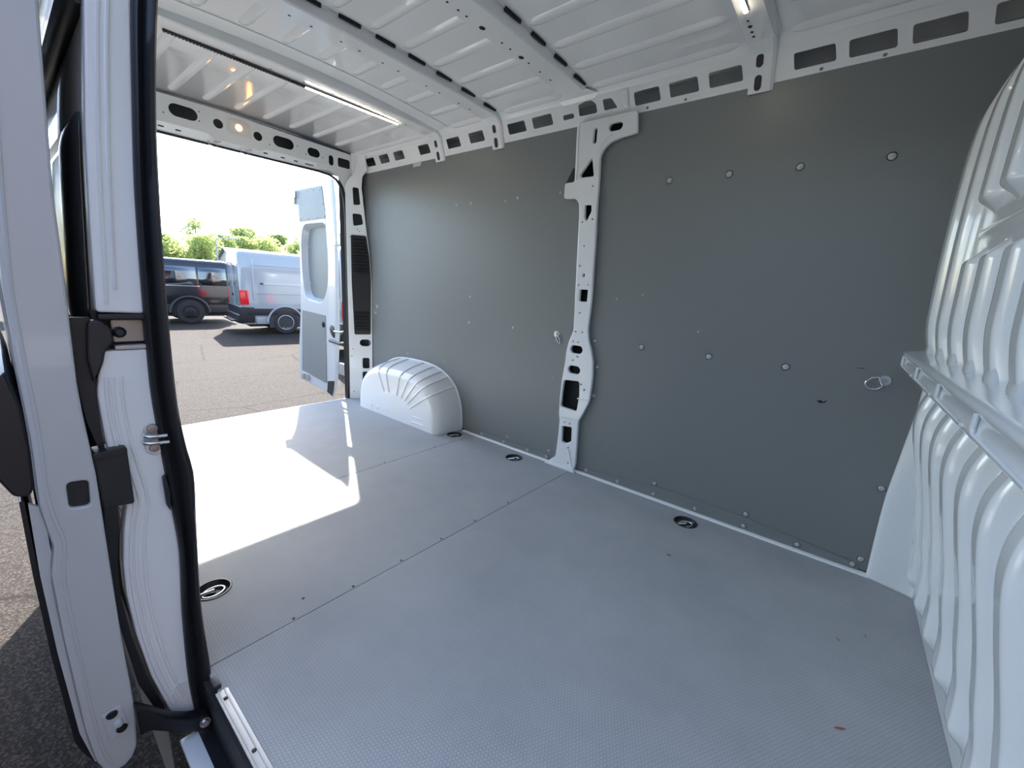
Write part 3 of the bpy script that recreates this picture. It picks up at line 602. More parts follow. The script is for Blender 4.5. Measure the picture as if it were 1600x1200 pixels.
# sliding door step, sill
sill = empty('sill_strip', (-.6, .218, 0), 'pale aluminium edge strip screwed along the side door sill', 'sill strip')
st = box('strip', (-1.008, .205, 0), (.30, .231, .004), 'aluminium', sill, .0012)
for y in (.212, .224): box('ridge', (-1.008, y - .0015, .004), (.30, y + .0015, .0052), 'aluminium', sill)
for x in (-.979, -.81, -.55, -.3): screw((x, .218, .0042), (0, 0, 1), sill, .0045, 'screw_brown')
stp = empty('door_step', (-.6, .15, -.15), 'dark recessed step well below the side door sill', 'step')
box('well_back', (-1.10, .203, -.30), (.32, .21, -.016), 'dash_trim', stp)
box('well_floor', (-1.10, .02, -.32), (.32, .21, -.30), 'black_plastic', stp)
box('guide_rail', (-1.09, .165, -.15), (.3, .20, -.135), 'black_plastic', stp, .003)
box('step_edge', (-1.075, .140, -.142), (.3, .176, -.128), 'paint', stp, .005)
box('seal_end', (-1.055, .207, -.006), (-1.02, .222, .012), 'dash_trim', stp, .003)

# door jamb (rear edge of the side door opening)
JX = -1.10
jam = empty('door_jamb', (JX, .15, 0), 'white stamped steel jamb framing the rear edge of the side door opening', 'door jamb')
plate('upper_jamb', rnd([(.116, .885), (.120, .95), (.127, 1.053), (.139, 1.202), (.161, 1.402), (.192, 1.6), (.235, 1.80), (.29, 1.80), (.25, 1.6), (.226, 1.45), (.210, 1.275), (.197, 1.109), (.188, .95), (.186, .882)], .008), [], (JX, 0, 0), (0, 1, 0), WZ, .045, 'paint', jam, .004)
plate('lower_jamb', rnd([(.110, .812), (.100, .725), (.101, .634), (.112, .53), (.116, .489), (.106, .435), (.097, .36), (.094, .287), (.099, .18), (.112, .06), (.135, -.06), (.180, -.112), (.179, .0), (.182, .186), (.192, .349), (.189, .463), (.183, .628), (.181, .739), (.187, .812)], .008), [], (JX, 0, 0), (0, 1, 0), WZ, .045, 'paint', jam, .004)
for off, z0, z1 in ((.016, .90, 1.45), (.028, .93, 1.45)):
    tube('stamped_bead', [(JX + .001, skin_y(z0 + (z1 - z0) * i / 16) + off, z0 + (z1 - z0) * i / 16) for i in range(17)], .0035, 'paint', jam, 6)
LJ = [(-.06, .142), (.06, .118), (.18, .105), (.287, .101), (.36, .104), (.435, .113), (.489, .124), (.53, .121), (.634, .110), (.725, .108), (.78, .113)]
for off in (.004, .013, .026):
    tube('stamped_bead', [(JX + .001, cat(LJ, -.04 + .80 * i / 26) + off, -.04 + .80 * i / 26) for i in range(27)], .0032, 'paint', jam, 6)
tube('stamped_bead', [(JX + .001, .137, -.02), (JX + .002, .155, .01), (JX + .001, .172, .0)], .003, 'paint', jam, 6)
box('rail_pocket', (JX - .06, .112, .812), (JX - .03, .19, .885), 'dark_cavity', jam)
pk = plate('roller_plate', rnd(rect(.135, .184, .826, .870), .005), [], (JX - .012, 0, 0), (0, 1, 0), WZ, .01, 'steel_brown', jam, .002)
lathe('bolt', [(.0005, .010), (.006, .010), (.008, .006), (.011, .004), (.011, 0)], 'black_plastic', jam, frame((JX - .010, .145, .846), (1, 0, 0)), 10)
box('pocket_lip', (JX - .03, .118, .872), (JX + .004, .188, .882), 'black_plastic', jam, .003)
box('pocket_lip', (JX - .03, .135, .813), (JX + .002, .188, .821), 'aluminium', jam, .002)
bx = plate('roller_guide', rnd([(.102, .868), (.118, .872), (.133, .855), (.134, .83), (.120, .812), (.115, .79), (.098, .75), (.094, .80)], .006), [], (JX + .006, 0, 0), (0, 1, 0), WZ, .03, 'black_plastic', jam, .003)
bp_ = plate('buffer_block', rnd([(.078, .618), (.128, .620), (.127, .497), (.080, .503)], .005), [], (JX + .018, 0, 0), (0, 1, 0), WZ, .05, 'black_plastic', jam, .003)
plate('buffer_cap', rnd([(.078, .606), (.128, .610), (.127, .622), (.079, .620)], .004), [], (JX + .023, 0, 0), (0, 1, 0), WZ, .05, 'black_plastic', jam, .002)
plate('gap_seal', rnd([(.085, .50), (.104, .495), (.099, .44), (.089, .36), (.086, .287), (.092, .18), (.106, .06), (.128, -.05), (.115, -.055), (.09, .05), (.078, .2), (.072, .36)], .003), [], (JX - .01, 0, 0), (0, 1, 0), WZ, .012, 'black_rubber', jam)
plate('gap_seal', rnd([(.079, .875), (.108, .875), (.104, .80), (.099, .70), (.099, .62), (.090, .62), (.080, .68), (.077, .76)], .003), [], (JX - .01, 0, 0), (0, 1, 0), WZ, .012, 'black_rubber', jam)
sr = empty('striker', (JX, .17, .62)); sr.parent = jam; sr.location = Vector((JX, .172, .622)) - jam.location
plate('striker_plate', slot(.172, .622, .0145, .034), [], (JX + .004, 0, 0), (0, 1, 0), WZ, .004, 'zinc', sr, .001)
for z in (.646, .603): lathe('bolt', [(.0005, .003), (.004, .003), (.005, .006), (.0085, .005), (.010, 0)], 'steel_brown', sr, frame((JX + .004, .172, z), (1, 0, 0)), 14)
tube('striker_loop', [(JX + .002, .158, .634), (JX + .018, .158, .634), (JX + .020, .164, .633), (JX + .020, .192, .631)], .0042, 'chrome', sr, 8)
tube('striker_loop', [(JX + .002, .156, .620), (JX + .018, .156, .620), (JX + .020, .162, .619), (JX + .020, .194, .616)], .0042, 'chrome', sr, 8)
# rubber door seal
seal = empty('door_seal', (JX, .2, 0), 'thick black rubber seal running down the side door jamb', 'seal')
SL = [(-.115, .180), (.006, .175), (.186, .180), (.349, .190), (.463, .186), (.628, .180), (.739, .178), (.907, .184), (1.109, .194), (1.275, .208), (1.432, .223), (1.6, .247), (1.80, .288)]
SR = [(-.115, .217), (.0, .2205), (.161, .217), (.266, .219), (.43, .228), (.53, .233), (.60, .225), (.70, .219), (.933, .223), (1.117, .231), (1.287, .243), (1.451, .263), (1.6, .287), (1.80, .33)]
rows = []
for i in range(72):
    z = -.115 + 1.84 * i / 71; a, b = cat(SL, z), cat(SR, z); wd = b - a; r = []
    for f, d in ((0, -.03), (0, .004), (.06, .012), (.2, .016), (.34, .010), (.42, .007), (.5, .012), (.66, .022), (.84, .022), (.95, .014), (1, .0), (1, -.05)): r.append((JX + d, a + wd * f, z))
    rows.append(r)
grid('seal_profile', rows, 'black_rubber', seal, True)
plate('clip', rnd([(.177, .535), (.182, .54), (.186, .50), (.183, .455), (.178, .47)], .002), [], (JX + .012, 0, 0), (0, 1, 0), WZ, .01, 'black_plastic', seal)

# open sliding door
DX = -1.08
sd = empty('sliding_door', (-1.7, .04, -.1), 'white sliding side door pushed open along the outside at the left', 'door')
DO = [(-.108, .018), (-.06, .006), (.032, .0), (.256, -.003), (.398, -.002), (.425, .003), (.452, .008), (.50, .004), (.542, .001), (.663, .006), (.811, .007), (.936, .009), (1.2, .030), (1.4, .055), (1.6, .085), (1.8, .125)]
DI = [(-.112, .045), (-.10, .060), (-.079, .069), (.013, .0765), (.2, .0745), (.355, .076), (.579, .079), (.70, .075), (.757, .0745), (.983, .083), (1.086, .0855), (1.369, .105), (1.6, .135), (1.8, .17)]
outl = [(y, z) for z, y in DO][::-1] + [(y, z) for z, y in DI]
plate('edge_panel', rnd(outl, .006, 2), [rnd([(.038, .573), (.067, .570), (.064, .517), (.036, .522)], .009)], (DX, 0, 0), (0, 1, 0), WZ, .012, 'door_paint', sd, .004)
plate('edge_pad', rnd([(.034, .577), (.071, .574), (.068, .513), (.032, .518)], .009), [], (DX - .008, 0, 0), (0, 1, 0), WZ, .01, 'black_plastic', sd, .001)
tube('edge_bead', [(DX - .001, cat(DO, z) + .010 + .004 * sm(.6, .42, z), z) for z in [-.09 + 1.85 * i / 60 for i in range(61)]], .0035, 'door_paint', sd, 6)
rows = []
for x in (DX - .010, -1.4, -1.8, -2.3): rows.append([(x, cat(DO, z) - .002, z) for z in [-.11 + 1.88 * i / 50 for i in range(51)]])
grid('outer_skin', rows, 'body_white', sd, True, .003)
rows = []
for x in (DX - .010, -1.4, -1.8, -2.3): rows.append([(x, cat(DI, z) - .004, z) for z in [-.11 + 1.88 * i / 50 for i in range(51)]])
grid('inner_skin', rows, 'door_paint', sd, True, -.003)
plate('end_panel', [(y, z) for z, y in DO][::-1] + [(y, z) for z, y in DI], [], (-2.295, 0, 0), (0, 1, 0), WZ, .01, 'door_paint', sd)
# skin return, dark lower moulding, black side moulding end
plate('skin_return', rnd([(.004, .53), (-.012, .545), (-.016, .40), (-.015, .22), (-.009, .02), (.004, -.07), (.012, -.06), (.0, .04), (-.003, .25), (-.002, .39), (.003, .42)], .003), [], (DX - .012, 0, 0), (0, 1, 0), WZ, .01, 'door_paint', sd)
plate('lower_moulding', rnd([(-.016, .55), (-.022, .55), (-.0245, .40), (-.024, .22), (-.018, .0), (-.012, -.03), (.02, -.13), (.035, -.125), (.004, -.05), (-.010, .02), (-.0155, .22), (-.017, .40)], .003), [], (DX - .02, 0, 0), (0, 1, 0), WZ, 1.1, 'black_plastic', sd)
plate('side_moulding', rnd([(-.006, .79), (.0035, .72), (.0035, .64), (.0, .575), (-.008, .556), (-.026, .562), (-.040, .60), (-.044, .68), (-.03, .76)], .008), [], (DX - .014, 0, 0), (0, 1, 0), WZ, .9, 'black_plastic', sd, .004)
# hinge plate near the bottom with two dark bolts
hp_ = plate('catch_plate', rnd([(.024, .043), (.056, .049), (.063, -.017), (.029, -.028)], .003), [], (DX + .002, 0, 0), (0, 1, 0), WZ, .003, 'door_paint', sd, .0008)
lathe('catch_pin', [(.0005, .012), (.006, .011), (.008, .004), (.008, 0)], 'door_paint', sd, frame((DX + .002, .047, .011), (1, 0, 0)), 12)
for y, z in ((.040, .036), (.051, -.010)): lathe('bolt', [(.0005, .002), (.005, .003), (.008, .003), (.010, 0)], 'black_plastic', sd, frame((DX + .002, y, z), (1, 0, 0)), 14)
arm = plate('roller_arm', rnd([(.074, .040), (.098, .010), (.132, -.040), (.165, -.070), (.200, -.088), (.202, -.134), (.175, -.122), (.135, -.085), (.09, -.035), (.074, -.04)], .01), [], (-1.055, 0, 0), (0, 1, 0), WZ, .03, 'black_plastic', sd, .004)
lathe('roller_bolt', [(.0005, .008), (.006, .008), (.009, .004), (.011, .004), (.011, 0)], 'zinc', sd, frame((-1.053, .188, -.10), (1, 0, .3)), 12)

# open rear door
rd = empty('rear_door', (-3.75, 1.86, -.06), 'white rear door with grey lining panels, swung wide open behind the van', 'door')
YD = 1.842
out = [(-4.135, 1.735), (-3.616, 1.756), (-3.60, 1.5), (-3.56, 1.2), (-3.57, .80), (-3.625, .5), (-3.645, .05), (-3.662, -.052), (-4.235, -.015), (-4.20, .35), (-4.135, .66), (-4.10, 1.0), (-4.085, 1.40)]
win = [(-3.995, 1.43), (-3.58, 1.428), (-3.575, 1.15), (-3.60, .90), (-3.703, .756), (-4.02, .776), (-4.06, 1.024), (-4.05, 1.30)]
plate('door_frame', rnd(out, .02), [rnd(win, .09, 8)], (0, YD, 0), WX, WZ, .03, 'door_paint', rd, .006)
# hinge side bevel
rows = []
for z, xi, xo, yo in ((-.075, -3.655, -3.555, 1.835), (.08, -3.645, -3.47, 1.832), (.5, -3.63, -3.405, 1.828), (.81, -3.58, -3.392, 1.828), (1.2, -3.565, -3.388, 1.828), (1.405, -3.58, -3.388, 1.828), (1.6, -3.605, -3.40, 1.83), (1.744, -3.62, -3.43, 1.835)):
    rows.append([(xi - .02, YD + .005, z), (xi + .02, YD - .004, z), ((xi + xo) / 2, YD + .002, z), (xo - .012, yo - .004, z), (xo, yo + .006, z), (xo - .22, YD + .075, z)])
grid('hinge_edge', rows, 'door_paint', rd, True)
plate('door_skin', rnd([(-4.15, 1.74), (-3.63, 1.75), (-3.58, 1.4), (-3.58, .8), (-3.64, .09), (-3.72, -.06), (-4.24, -.02), (-4.15, .66), (-4.10, 1.4)], .03), [], (0, YD + .075, 0), WX, WZ, .02, 'body_white', rd, .006)
grid('window_reveal', [[(x + (-3.80 - x) * f, YD + d, z + (1.09 - z) * f) for x, z in rnd(win, .09, 8) + [rnd(win, .09, 8)[0]]] for f, d in ((0, .001), (.03, .012), (.08, .05), (.10, .06))], 'door_paint', rd, True)
def inset(pts, k, c): return [(x + (c[0] - x) * k, z + (c[1] - z) * k) for x, z in pts]
lp = plate('window_lining', rnd(inset(win, .08, (-3.80, 1.09)), .09, 8), [], (0, YD + .052, 0), WX, WZ, .006, 'lining', rd)
for x, z in ((-3.93, 1.40), (-3.64, 1.40), (-4.015, 1.25), (-4.02, .92)): screw((x, YD + .052, z), NY, lp, .008, 'screw')
up = plate('upper_lining', rnd([(-4.062, 1.722), (-3.63, 1.716), (-3.575, 1.462), (-4.055, 1.458)], .01), [], (0, YD - .004, 0), WX, WZ, .005, 'lining', rd, .001)
for x, z in ((-4.03, 1.70), (-3.9, 1.70), (-3.77, 1.70), (-3.66, 1.69), (-4.03, 1.48), (-3.88, 1.475), (-3.73, 1.475), (-3.60, 1.48), (-3.62, 1.58)): screw((x, YD - .004, z), NY, up, .008, 'screw')
lo = plate('lower_lining', rnd([(-4.092, .671), (-3.65, .654), (-3.675, .034), (-4.16, .079)], .012), [], (0, YD - .004, 0), WX, WZ, .005, 'lining', rd, .001)
screw((-3.69, YD - .005, .57), NY, lo, .022, 'scuff')
plate('black_corner', rnd([(-3.646, .063), (-3.53, .084), (-3.556, -.068), (-3.668, -.045)], .01), [], (0, YD - .008, 0), WX, WZ, .01, 'black_plastic', rd, .002)
lathe('stay_pocket', [(.0005, .004), (.038, .004), (.045, 0)], 'black_plastic', rd, frame((-3.535, YD + .001, .525), NY) @ Matrix.Diagonal((1, 1.5, 1, 1)), 20)
tube('door_stay', [(-3.585, 1.838, .440), (-3.40, 1.83, .435), (-3.27, 1.83, .455)], .014, 'black_plastic', rd, 8)
tube('stay_rod', [(-3.50, 1.836, .53), (-3.38, 1.83, .535), (-3.27, 1.835, .56)], .009, 'zinc', rd, 8)
for z in (1.285, .214): box('hinge', (-3.45, YD - .012, z - .05), (-3.27, YD + .02, z + .05), 'body_white', rd, .006)
for x, z in ((-4.10, 1.69), (-4.12, 1.64), (-4.12, .03), (-4.03, .03)): box('latch', (x - .018, YD - .02, z - .03), (x + .018, YD + .01, z + .03), 'zinc', rd, .004)

# scraps on the floor
for i, (x, y, a, lb) in enumerate([(.136, 1.14, .6, 'dry brown leaf scrap on the grey floor nearest the bottom edge'), (.119, 1.477, 2.4, 'small brown scrap on the floor, left of a pair by the partition'), (.183, 1.554, 2.0, 'small brown scrap on the floor right beside the partition foot'), (-.41, 1.533, .4, 'tiny pale brown crumb on the floor below the lashing eye')]):
    c, s = math.cos(a), math.sin(a); L = .016 if i == 0 else .010; W_ = .003
    vs = []; 
    for u, v, z in ((-L, 0, .001), (-L * .3, W_, .004), (L, .001, .002), (L * .2, -W_, .001), (0, 0, .006)): vs.append((x + u * c - v * s, y + u * s + v * c, z))
    o = raw('leaf_scrap', vs, [(0, 1, 4), (1, 2, 4), (2, 3, 4), (3, 0, 4), (0, 3, 2, 1)], 'leaf_brown'); tag(o, lb, 'scrap', 'scraps on the floor')

# ================================================================== outside: parked vans
def wheel(parent, x, side, R, rim, bar=0):
    """x along the van, side = y of the outer face; built in the van's local frame"""
    s = 1 if side > 0 else -1
    wl = empty('wheel', (0, 0, 0)); wl.parent = parent; wl.location = (x, side, R)
    mx = Matrix.Rotation(-s * math.pi / 2, 4, 'X')
    def L(name, prof, m, par=wl, n=28):
        o = lathe(name, prof, m, None, mx, n); o.parent = par; return o
    L('tyre', [(R * .62, -.20), (R * .93, -.21), (R, -.18), (R, -.04), (R * .95, -.005), (R * .80, .006), (R * .64, 0), (R * .62, -.02)], 'tyre')
    L('rim', [(R * .645, -.005), (R * .60, .0), (R * .57, -.03), (R * .50, -.055), (R * .36, -.03), (R * .26, -.012), (R * .24, -.035), (R * .02, -.035)], rim)
    L('hub', [(.0005, -.012), (R * .14, -.014), (R * .19, -.036)], 'black_plastic', wl, 14)
    for k in range(8):
        a = 2 * math.pi * k / 8
        o = lathe('rim_hole', [(.0005, .001), (.020, .001), (.022, -.006)], 'scuff', None, Matrix.Translation((R * .46 * math.cos(a), s * -.046 + s * .004, R * .46 * math.sin(a))) @ mx, 10); o.parent = wl
    return wl
def van_loft(name, sects, m, parent):
    rows = [[(x, y, z) for y, z in pts] for x, pts in sects]
    o = grid(name, rows, m, None, True); o.parent = parent
    return o
def local(o, parent): o.parent = parent; o.location = (0, 0, 0); return o
def cargo_van(name, loc, heading, label, L=5.9, H=2.32, paint='body_white'):
    v = empty(name, loc, label, 'van', 'white vans parked on the lot'); v.rotation_euler.z = heading
    hw = .99
    def sec(x, k=1, top=H):
        hb = .30
        half = [(hw * .97 * k, hb), (hw * k, .62), (hw * k, .95), (hw * .985 * k, 1.3), (hw * .955 * k, 1.75), (hw * .92 * k, top - .16), (hw * .87 * k, top - .06), (hw * .78 * k, top - .012), (0, top)]
        return [(-y, z) for y, z in half] + [(y, z) for y, z in half[::-1][1:]]
    secs = [(-L / 2 + 0, .93, H - .10), (-L / 2 + .02, .97, H - .04), (-L / 2 + .10, .995, H), (-L / 2 + .5, 1, H), (.4, 1, H), (1.1, 1, H - .02), (1.6, 1, H - .20), (2.2, .98, 1.45), (2.75, .93, 1.15), (2.95, .85, .95)]
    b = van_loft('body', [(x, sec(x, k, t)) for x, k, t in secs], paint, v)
    n = len(sec(0)); 
    for x, k, t, nm in ((secs[0][0], secs[0][1], secs[0][2], 'rear_face'), (secs[-1][0], secs[-1][1], secs[-1][2], 'nose')):
        o = raw(nm, [(x, y, z) for y, z in sec(x, k, t)], [tuple(range(n))], paint, None); o.parent = v
    o = box('underbody', (-L / 2 + .2, -.85, .22), (2.7, .85, .34), 'black_plastic', None); o.parent = v
    xr = -L / 2
    for s in (-1, 1):
        o = box('tail_light', (xr - .012, s * .955 - .045, .84), (xr + .20, s * .955 + .046, 1.24), 'tail_red', None, .03); o.parent = v
        o = box('reflector', (xr - .02, s * .93 - .06, .50), (xr + .10, s * .93 + .082, .545), 'tail_red', None, .01); o.parent = v
        o = box('side_moulding', (xr + .15, s * 1.0 - .012, .55), (1.9, s * 1.0 + .012, .74), 'black_plastic', None, .006); o.parent = v
        for xw in (xr + 1.10, xr + 1.10 + 3.2 if L > 5 else xr + 4):
            # arch opening with lip
            pts = [(xw + .44 * math.cos(t), s * 1.006, .34 + .44 * math.sin(t)) for t in [math.pi * i / 16 for i in range(17)]]
            o = raw('wheel_housing', [(x, s * 1.004, z) for x, y, z in pts] + [(xw + .44, s * 1.004, .2), (xw - .44, s * 1.004, .2)][::1], [tuple(range(17)) + (18, 17)], 'dark_cavity', None); o.parent = v
            o = tube('arch_lip', [(x * 1 , s * 1.006, z) for x, y, z in [(xw + .47 * math.cos(t), 0, .34 + .47 * math.sin(t)) for t in [math.pi * i / 16 for i in range(17)]]], .028, paint, None); o.parent = v
            wheel(v, xw, s * 1.015, .345, 'rim_silver')
        o = box('slide_rail', (xr + .55, s * .985 - .006, 1.42), (1.0, s * .985 + .006, 1.445), 'cavity', None); o.parent = v
        o = box('rail_catch', (xr + .50, s * .985 - .01, 1.415), (xr + .58, s * .985 + .012, 1.455), 'black_plastic', None, .004); o.parent = v
        for za, zb in ((1.92, 1.925), (1.15, 1.155)):
            o = box('panel_crease', (xr + .3, s * (.945 if za > 1.5 else .998) - .004, za), (1.2, s * (.945 if za > 1.5 else .998) + .004, zb + .008), paint, None, .003); o.parent = v
        o = box('panel_joint', (xr + .33, s * .99 - .02, 1.0), (xr + .338, s * .99 + .003, 2.1), 'cavity', None); o.parent = v
    o = box('bumper', (xr - .10, -.95, .32), (xr + .30, .95, .56), 'black_plastic', None, .05); o.parent = v
    o = box('bumper_corner', (xr - .04, -1.0, .34), (xr + .32, 1.0, .78), 'black_plastic', None, .04); o.parent = v
    o = box('step', (xr - .22, -.7, .36), (xr - .05, .7, .40), 'black_plastic', None, .01); o.parent = v
    o = box('door_joint', (xr - .004, -.006, .58), (xr + .004, .006, 2.2), 'cavity', None); o.parent = v
    o = box('door_handle', (xr - .03, .04, 1.05), (xr, .16, 1.12), 'black_plastic', None, .01); o.parent = v
    for y0, y1 in ((-.78, -.12), (.12, .78)):
        o = box('door_recess', (xr - .006, y0, 1.30), (xr + .004, y1, 1.95), paint, None, .004); o.parent = v
    o = box('sill', (xr + .35, -.985, .30), (xr + .88, .985, .50), paint, None, .02); o.parent = v
    return v
th = math.radians(81); hx, hy = math.cos(th), math.sin(th)
def place_van(wx, wy, th, xw, side):
    """van centre from the ground point under a wheel (local x = xw, local y = side)"""
    c, s = math.cos(th), math.sin(th); return (wx - (xw * c - side * s), wy - (xw * s + side * c), GZ)
cargo_van('cargo_van', place_van(-13.1, 5.40, th, -5.9 / 2 + 1.10, -1.0), th, 'white panel van parked behind the open rear doors, seen from its rear corner')
th2 = math.radians(74)
cargo_van('cargo_van', place_van(-8.25, 4.60, th2, -5.9 / 2 + .08, -.93), th2, 'white van mostly hidden by the open rear door, only its red tail light showing')

cargo_van('cargo_van', (-.9, -2.05, GZ), math.pi, 'unseen dark navy panel van added to shade the open sliding door side', 5.9, 2.6, 'navy_paint')  # added out of view to cut the light coming through the side opening
cargo_van('cargo_van', (-8.6, -3.6, GZ), math.pi, 'unseen dark navy panel van added further back to shade the open rear door', 5.9, 2.6, 'navy_paint')  # added out of view to keep low sky light off the rear door

def black_van(loc, heading):
    v = empty('passenger_van', loc, 'glossy black van with dark windows parked behind the white van', 'van'); v.rotation_euler.z = heading
    hw = .98; H = 2.06; L = 5.2
    def sec(k=1, top=H):
        half = [(hw * .93 * k, .34), (hw * k, .62), (hw * k, 1.0), (hw * .985 * k, 1.18), (hw * .90 * k, top - .18), (hw * .84 * k, top - .06), (hw * .72 * k, top - .01), (0, top)]
        return [(-y, z) for y, z in half] + [(y, z) for y, z in half[::-1][1:]]
    secs = [(-L / 2, .92, H - .12), (-L / 2 + .06, .97, H - .04), (-L / 2 + .2, 1, H), (.3, 1, H), (.9, 1, H - .06), (1.6, .99, 1.35), (2.3, .93, 1.15), (2.6, .82, .95)]
    van_loft('body', [(x, sec(k, t)) for x, k, t in secs], 'van_black', v)
    n = len(sec()); 
    for (x, k, t), nm in ((secs[0], 'rear_face'), (secs[-1], 'nose')):
        o = raw(nm, [(x, y, z) for y, z in sec(k, t)], [tuple(range(n))], 'van_black', None); o.parent = v
    xr = -L / 2
    o = box('underbody', (xr + .2, -.85, .24), (2.4, .85, .36), 'black_plastic', None); o.parent = v
    for s in (-1, 1):
        for a, b in ((xr + .18, xr + .95), (xr + 1.0, xr + 2.5), (xr + 2.55, xr + 3.6)):
            rows = [[(x, s * (.985 - .085 * (z - 1.18) / .7) * .985 + s * .006, z) for z in (1.24, 1.45, 1.65, 1.80)] for x in (a, (a + b) / 2, b)]
            o = grid('side_window', rows, 'glass_dark', None, True, .004, s > 0); o.parent = v
        o = box('chrome_strip', (xr + .95, s * .982 - .006, 1.185), (xr + 3.5, s * .982 + .008, 1.215), 'chrome', None, .003); o.parent = v
        o = box('lower_cladding', (xr + .05, s * .98 - .02, .36), (2.3, s * .98 + .025, .62), 'black_plastic', None, .015); o.parent = v
        o = box('tail_light', (xr - .01, s * .90 - .05, .80), (xr + .12, s * .90 + .085, 1.12), 'tail_red', None, .02); o.parent = v
        for xw in (xr + 1.25, xr + 4.3):
            pts = [(xw + .46 * math.cos(t), .36 + .46 * math.sin(t)) for t in [math.pi * i / 16 for i in range(17)]]
            o = raw('wheel_housing', [(x, s * 1.008, z) for x, z in pts] + [(xw + .46, s * 1.008, .25), (xw - .46, s * 1.008, .25)], [tuple(range(17)) + (18, 17)], 'scuff', None); o.parent = v
            o = tube('arch_flare', [(xw + .50 * math.cos(t), s * .995, .36 + .50 * math.sin(t)) for t in [math.pi * i / 16 for i in range(17)]], .06, 'black_plastic', None, 8); o.parent = v
            wheel(v, xw, s * 1.03, .38, 'rim_black')
    o = box('bumper', (xr - .12, -.95, .40), (xr + .25, .95, .66), 'black_plastic', None, .05); o.parent = v
    return v
th3 = math.radians(-95)
black_van(place_van(-16.7, 3.97, th3, -2.6 + 1.25, 1.03), th3)

# ------------------------------------------------------------------ outside: house, street lamp, trees
def house(x, y):
    h = empty('house', (x, y, GZ), 'small pale gabled house half hidden between the trees and parked vans', 'house')
    w_, d_, e_, r_ = 4.2, 6, 2.5, 3.45
    vs = [(0, -w_ / 2, 0), (0, w_ / 2, 0), (0, w_ / 2, e_), (0, 0, r_), (0, -w_ / 2, e_), (-d_, -w_ / 2, 0), (-d_, w_ / 2, 0), (-d_, w_ / 2, e_), (-d_, 0, r_), (-d_, -w_ / 2, e_)]
    o = raw('walls', vs, [(0, 1, 2, 3, 4), (5, 6, 7, 8, 9), (0, 1, 6, 5), (1, 2, 7, 6), (4, 0, 5, 9)], 'house_wall', None); o.parent = h
    for s in (-1, 1):
        vs = [(.2, 0, r_ + .05), (.2, s * (w_ / 2 + .3), e_ - .2), (-d_ - .2, s * (w_ / 2 + .3), e_ - .2), (-d_ - .2, 0, r_ + .05)]
        vs += [(a, b, c + .12) for a, b, c in vs]
        o = raw('roof_slope', vs, [(0, 1, 2, 3), (4, 5, 6, 7), (0, 1, 5, 4), (1, 2, 6, 5), (2, 3, 7, 6), (3, 0, 4, 7)], 'house_roof', None); o.parent = h
    o = box('window', (.0, -.5, 1.2), (.04, .5, 2.2), 'glass_dark', None); o.parent = h
    return h
hs_ = house(-39, 11.9); hs_.rotation_euler.z = math.radians(-90)
lp = empty('street_lamp', (-36, 10.45, GZ), 'thin grey street lamp with a bent arm rising above the black van', 'street lamp')
o = tube('pole', [(0, 0, 0), (0, 0, 2), (0, 0, 3.9)], [.07, .06, .045], 'pole_grey', None); o.parent = lp
o = tube('arm', [(0, 0, 3.9), (.02, .12, 4.0), (.05, .5, 4.08), (.05, .9, 4.1)], [.045, .04, .035, .03], 'pole_grey', None); o.parent = lp
o = box('lamp_head', (-.03, .8, 4.05), (.15, 1.35, 4.14), 'pole_grey', None, .02); o.parent = lp

def hall(x):
    h = empty('shade_hall', (x, -2, GZ), 'unseen dark brick hall added ahead of the van to block sky light', 'building')
    def part(n, lo, hi, m): o = box(n, lo, hi, m, None, .02); o.parent = h; return o
    part('wall', (0, -16, 0), (8, 16, 7.6), 'brick_dark'); part('roof_edge', (-.3, -16.3, 7.6), (8.3, 16.3, 8.0), 'house_roof'); part('plinth', (-.06, -16, 0), (0, 16, .5), 'house_roof')
    for y in (-13, -9, -5, -1, 3, 7, 11): f_ = part('window', (-.08, y, 4.2), (.02, y + 2.2, 6.2), 'dash_trim'); g_ = box('pane', (-.10, y + .12, 4.32), (-.06, y + 2.08, 6.08), 'glass_dark', None); g_.parent = f_
    for y in (-12, -4, 4): part('roller_gate', (-.07, y, 0), (.02, y + 3.4, 3.4), 'pole_grey')
hall(8.0)  # unseen building, added to hold back sky light from the front

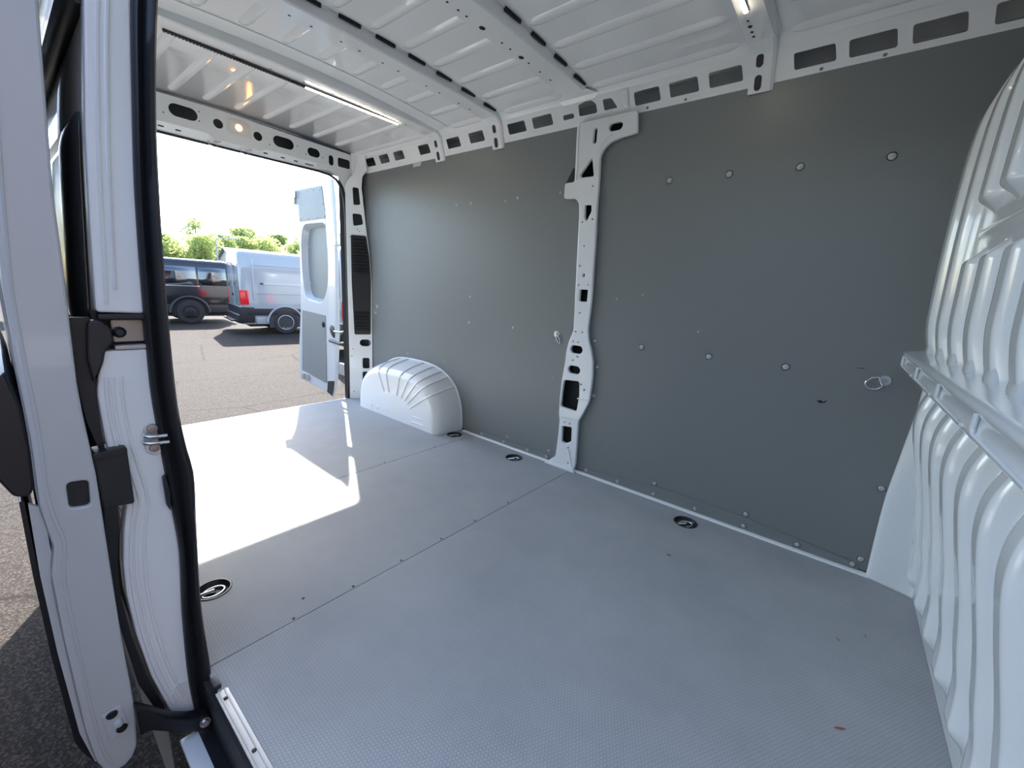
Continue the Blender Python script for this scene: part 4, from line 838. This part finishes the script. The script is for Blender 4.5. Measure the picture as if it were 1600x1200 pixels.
def tree(x, y, h, rad, m, label, low=.15, n=2600, leaf=.24, name='tree', wis=0):
    t = empty(name, (x, y, GZ), label, 'tree', 'trees behind the parking lot')
    rg = random.Random(int(x * 131 + y * 977)); vs, fs = [], []
    cl = []
    for k in range(16):
        z = h * (low + (1 - low) * rg.random() ** .8); rr = rad * math.sin(math.pi * min(1, max(.12, (z / h - low) / (1 - low) * .85 + .15))) ** .6
        a = rg.random() * 6.283; d = rr * .75 * rg.random() ** .5; cl.append((d * math.cos(a), d * math.sin(a), min(z, h * .93), rad * (.28 + .25 * rg.random())))
    for i in range(n):
        cx, cy, cz, cr = cl[rg.randrange(16)]
        d = Vector((rg.gauss(0, 1), rg.gauss(0, 1), rg.gauss(0, 1))).normalized() * cr * (.55 + .5 * rg.random()); d.z *= .85
        p = Vector((cx, cy, cz)) + d; p.z = max(.2, min(p.z, h))
        u = Vector((rg.gauss(0, 1), rg.gauss(0, 1), rg.gauss(0, 1))).normalized(); v = u.orthogonal().normalized(); s = leaf * (.6 + .8 * rg.random())
        b = len(vs); vs += [p - u * s, p + v * s * .5, p + u * s, p - v * s * .5]; fs.append((b, b + 1, b + 2, b + 3))
    me = bpy.data.meshes.new('foliage'); me.from_pydata([tuple(q) for q in vs], [], fs); me.materials.append(MT[m]); o = bpy.data.objects.new('foliage', me); COL.objects.link(o); o.parent = t
    o = tube('trunk', [(0, 0, 0), (.1, .05, h * .3), (0, .1, h * .6), (.05, 0, h * .97)], [.16, .13, .08, .015], 'bark', None); o.parent = t
    for k in range(7):
        cx, cy, cz, cr = cl[k]
        q = tube('branch', [(.03, .05, cz * .55), (cx * .5, cy * .5, cz * .8), (cx, cy, cz)], [.05, .035, .012], 'bark', None, 5); q.parent = o
    return t
TR = [(-40, -3.5, 5.5, 2.8, 'leaf_mid', 'leafy tree at the far left edge beyond the sliding door'), (-42, 2.5, 5.2, 2.8, 'leaf_light', 'pale green tree seen past the outer edge of the sliding door'),
      (-46, 8.3, 5.3, 1.9, 'leaf_dark', 'dark green tree right beside the black door seal'), (-41, 8.3, 4.2, 2.0, 'leaf_light', 'bright yellow green bushy tree above the black van roof'),
      (-42.5, 11.0, 4.5, 2.0, 'leaf_light', 'bright green rounded tree left of the street lamp'), (-52, 13.4, 6.9, 1.7, 'leaf_mid', 'tall loose tree rising behind the bright rounded tree'), (-47, 14.0, 5.0, 2.0, 'leaf_mid', 'low green bush behind the street lamp'),
      (-52, 17.6, 6.3, 2.6, 'leaf_mid', 'mid green tree behind the gabled roof'), (-48, 18.4, 5.6, 2.4, 'leaf_light', 'broad light green tree above the white van roof'), (-50, 22.2, 6.5, 2.7, 'leaf_mid', 'mid green tree left of the open rear door top'),
      (-56, 27.0, 9.2, 2.6, 'leaf_dark', 'tall thin crowned tree touching the open rear door'), (-46, 22.5, 5.7, 2.0, 'leaf_light', 'low bright tree next to the open rear door'), (-46, 28.5, 5.4, 2.8, 'leaf_mid', 'green tree hidden behind the open rear door'),
      (-53, 21.6, 6.2, 2.3, 'leaf_mid', 'mid green tree filling the gap above the middle of the white van'), (-51, 25.6, 6.3, 2.2, 'leaf_light', 'light green tree just left of the grey upper door lining'), (-49, 16.4, 5.2, 1.9, 'leaf_light', 'light green tree behind the street lamp arm')]
for x, y, h, r, m, lb in TR:
    thin = h > 6.8
    tree(x, y, h, r, m, lb, .02 if not thin else .35, 7000 if not thin else 1300, .125 if not thin else .10)
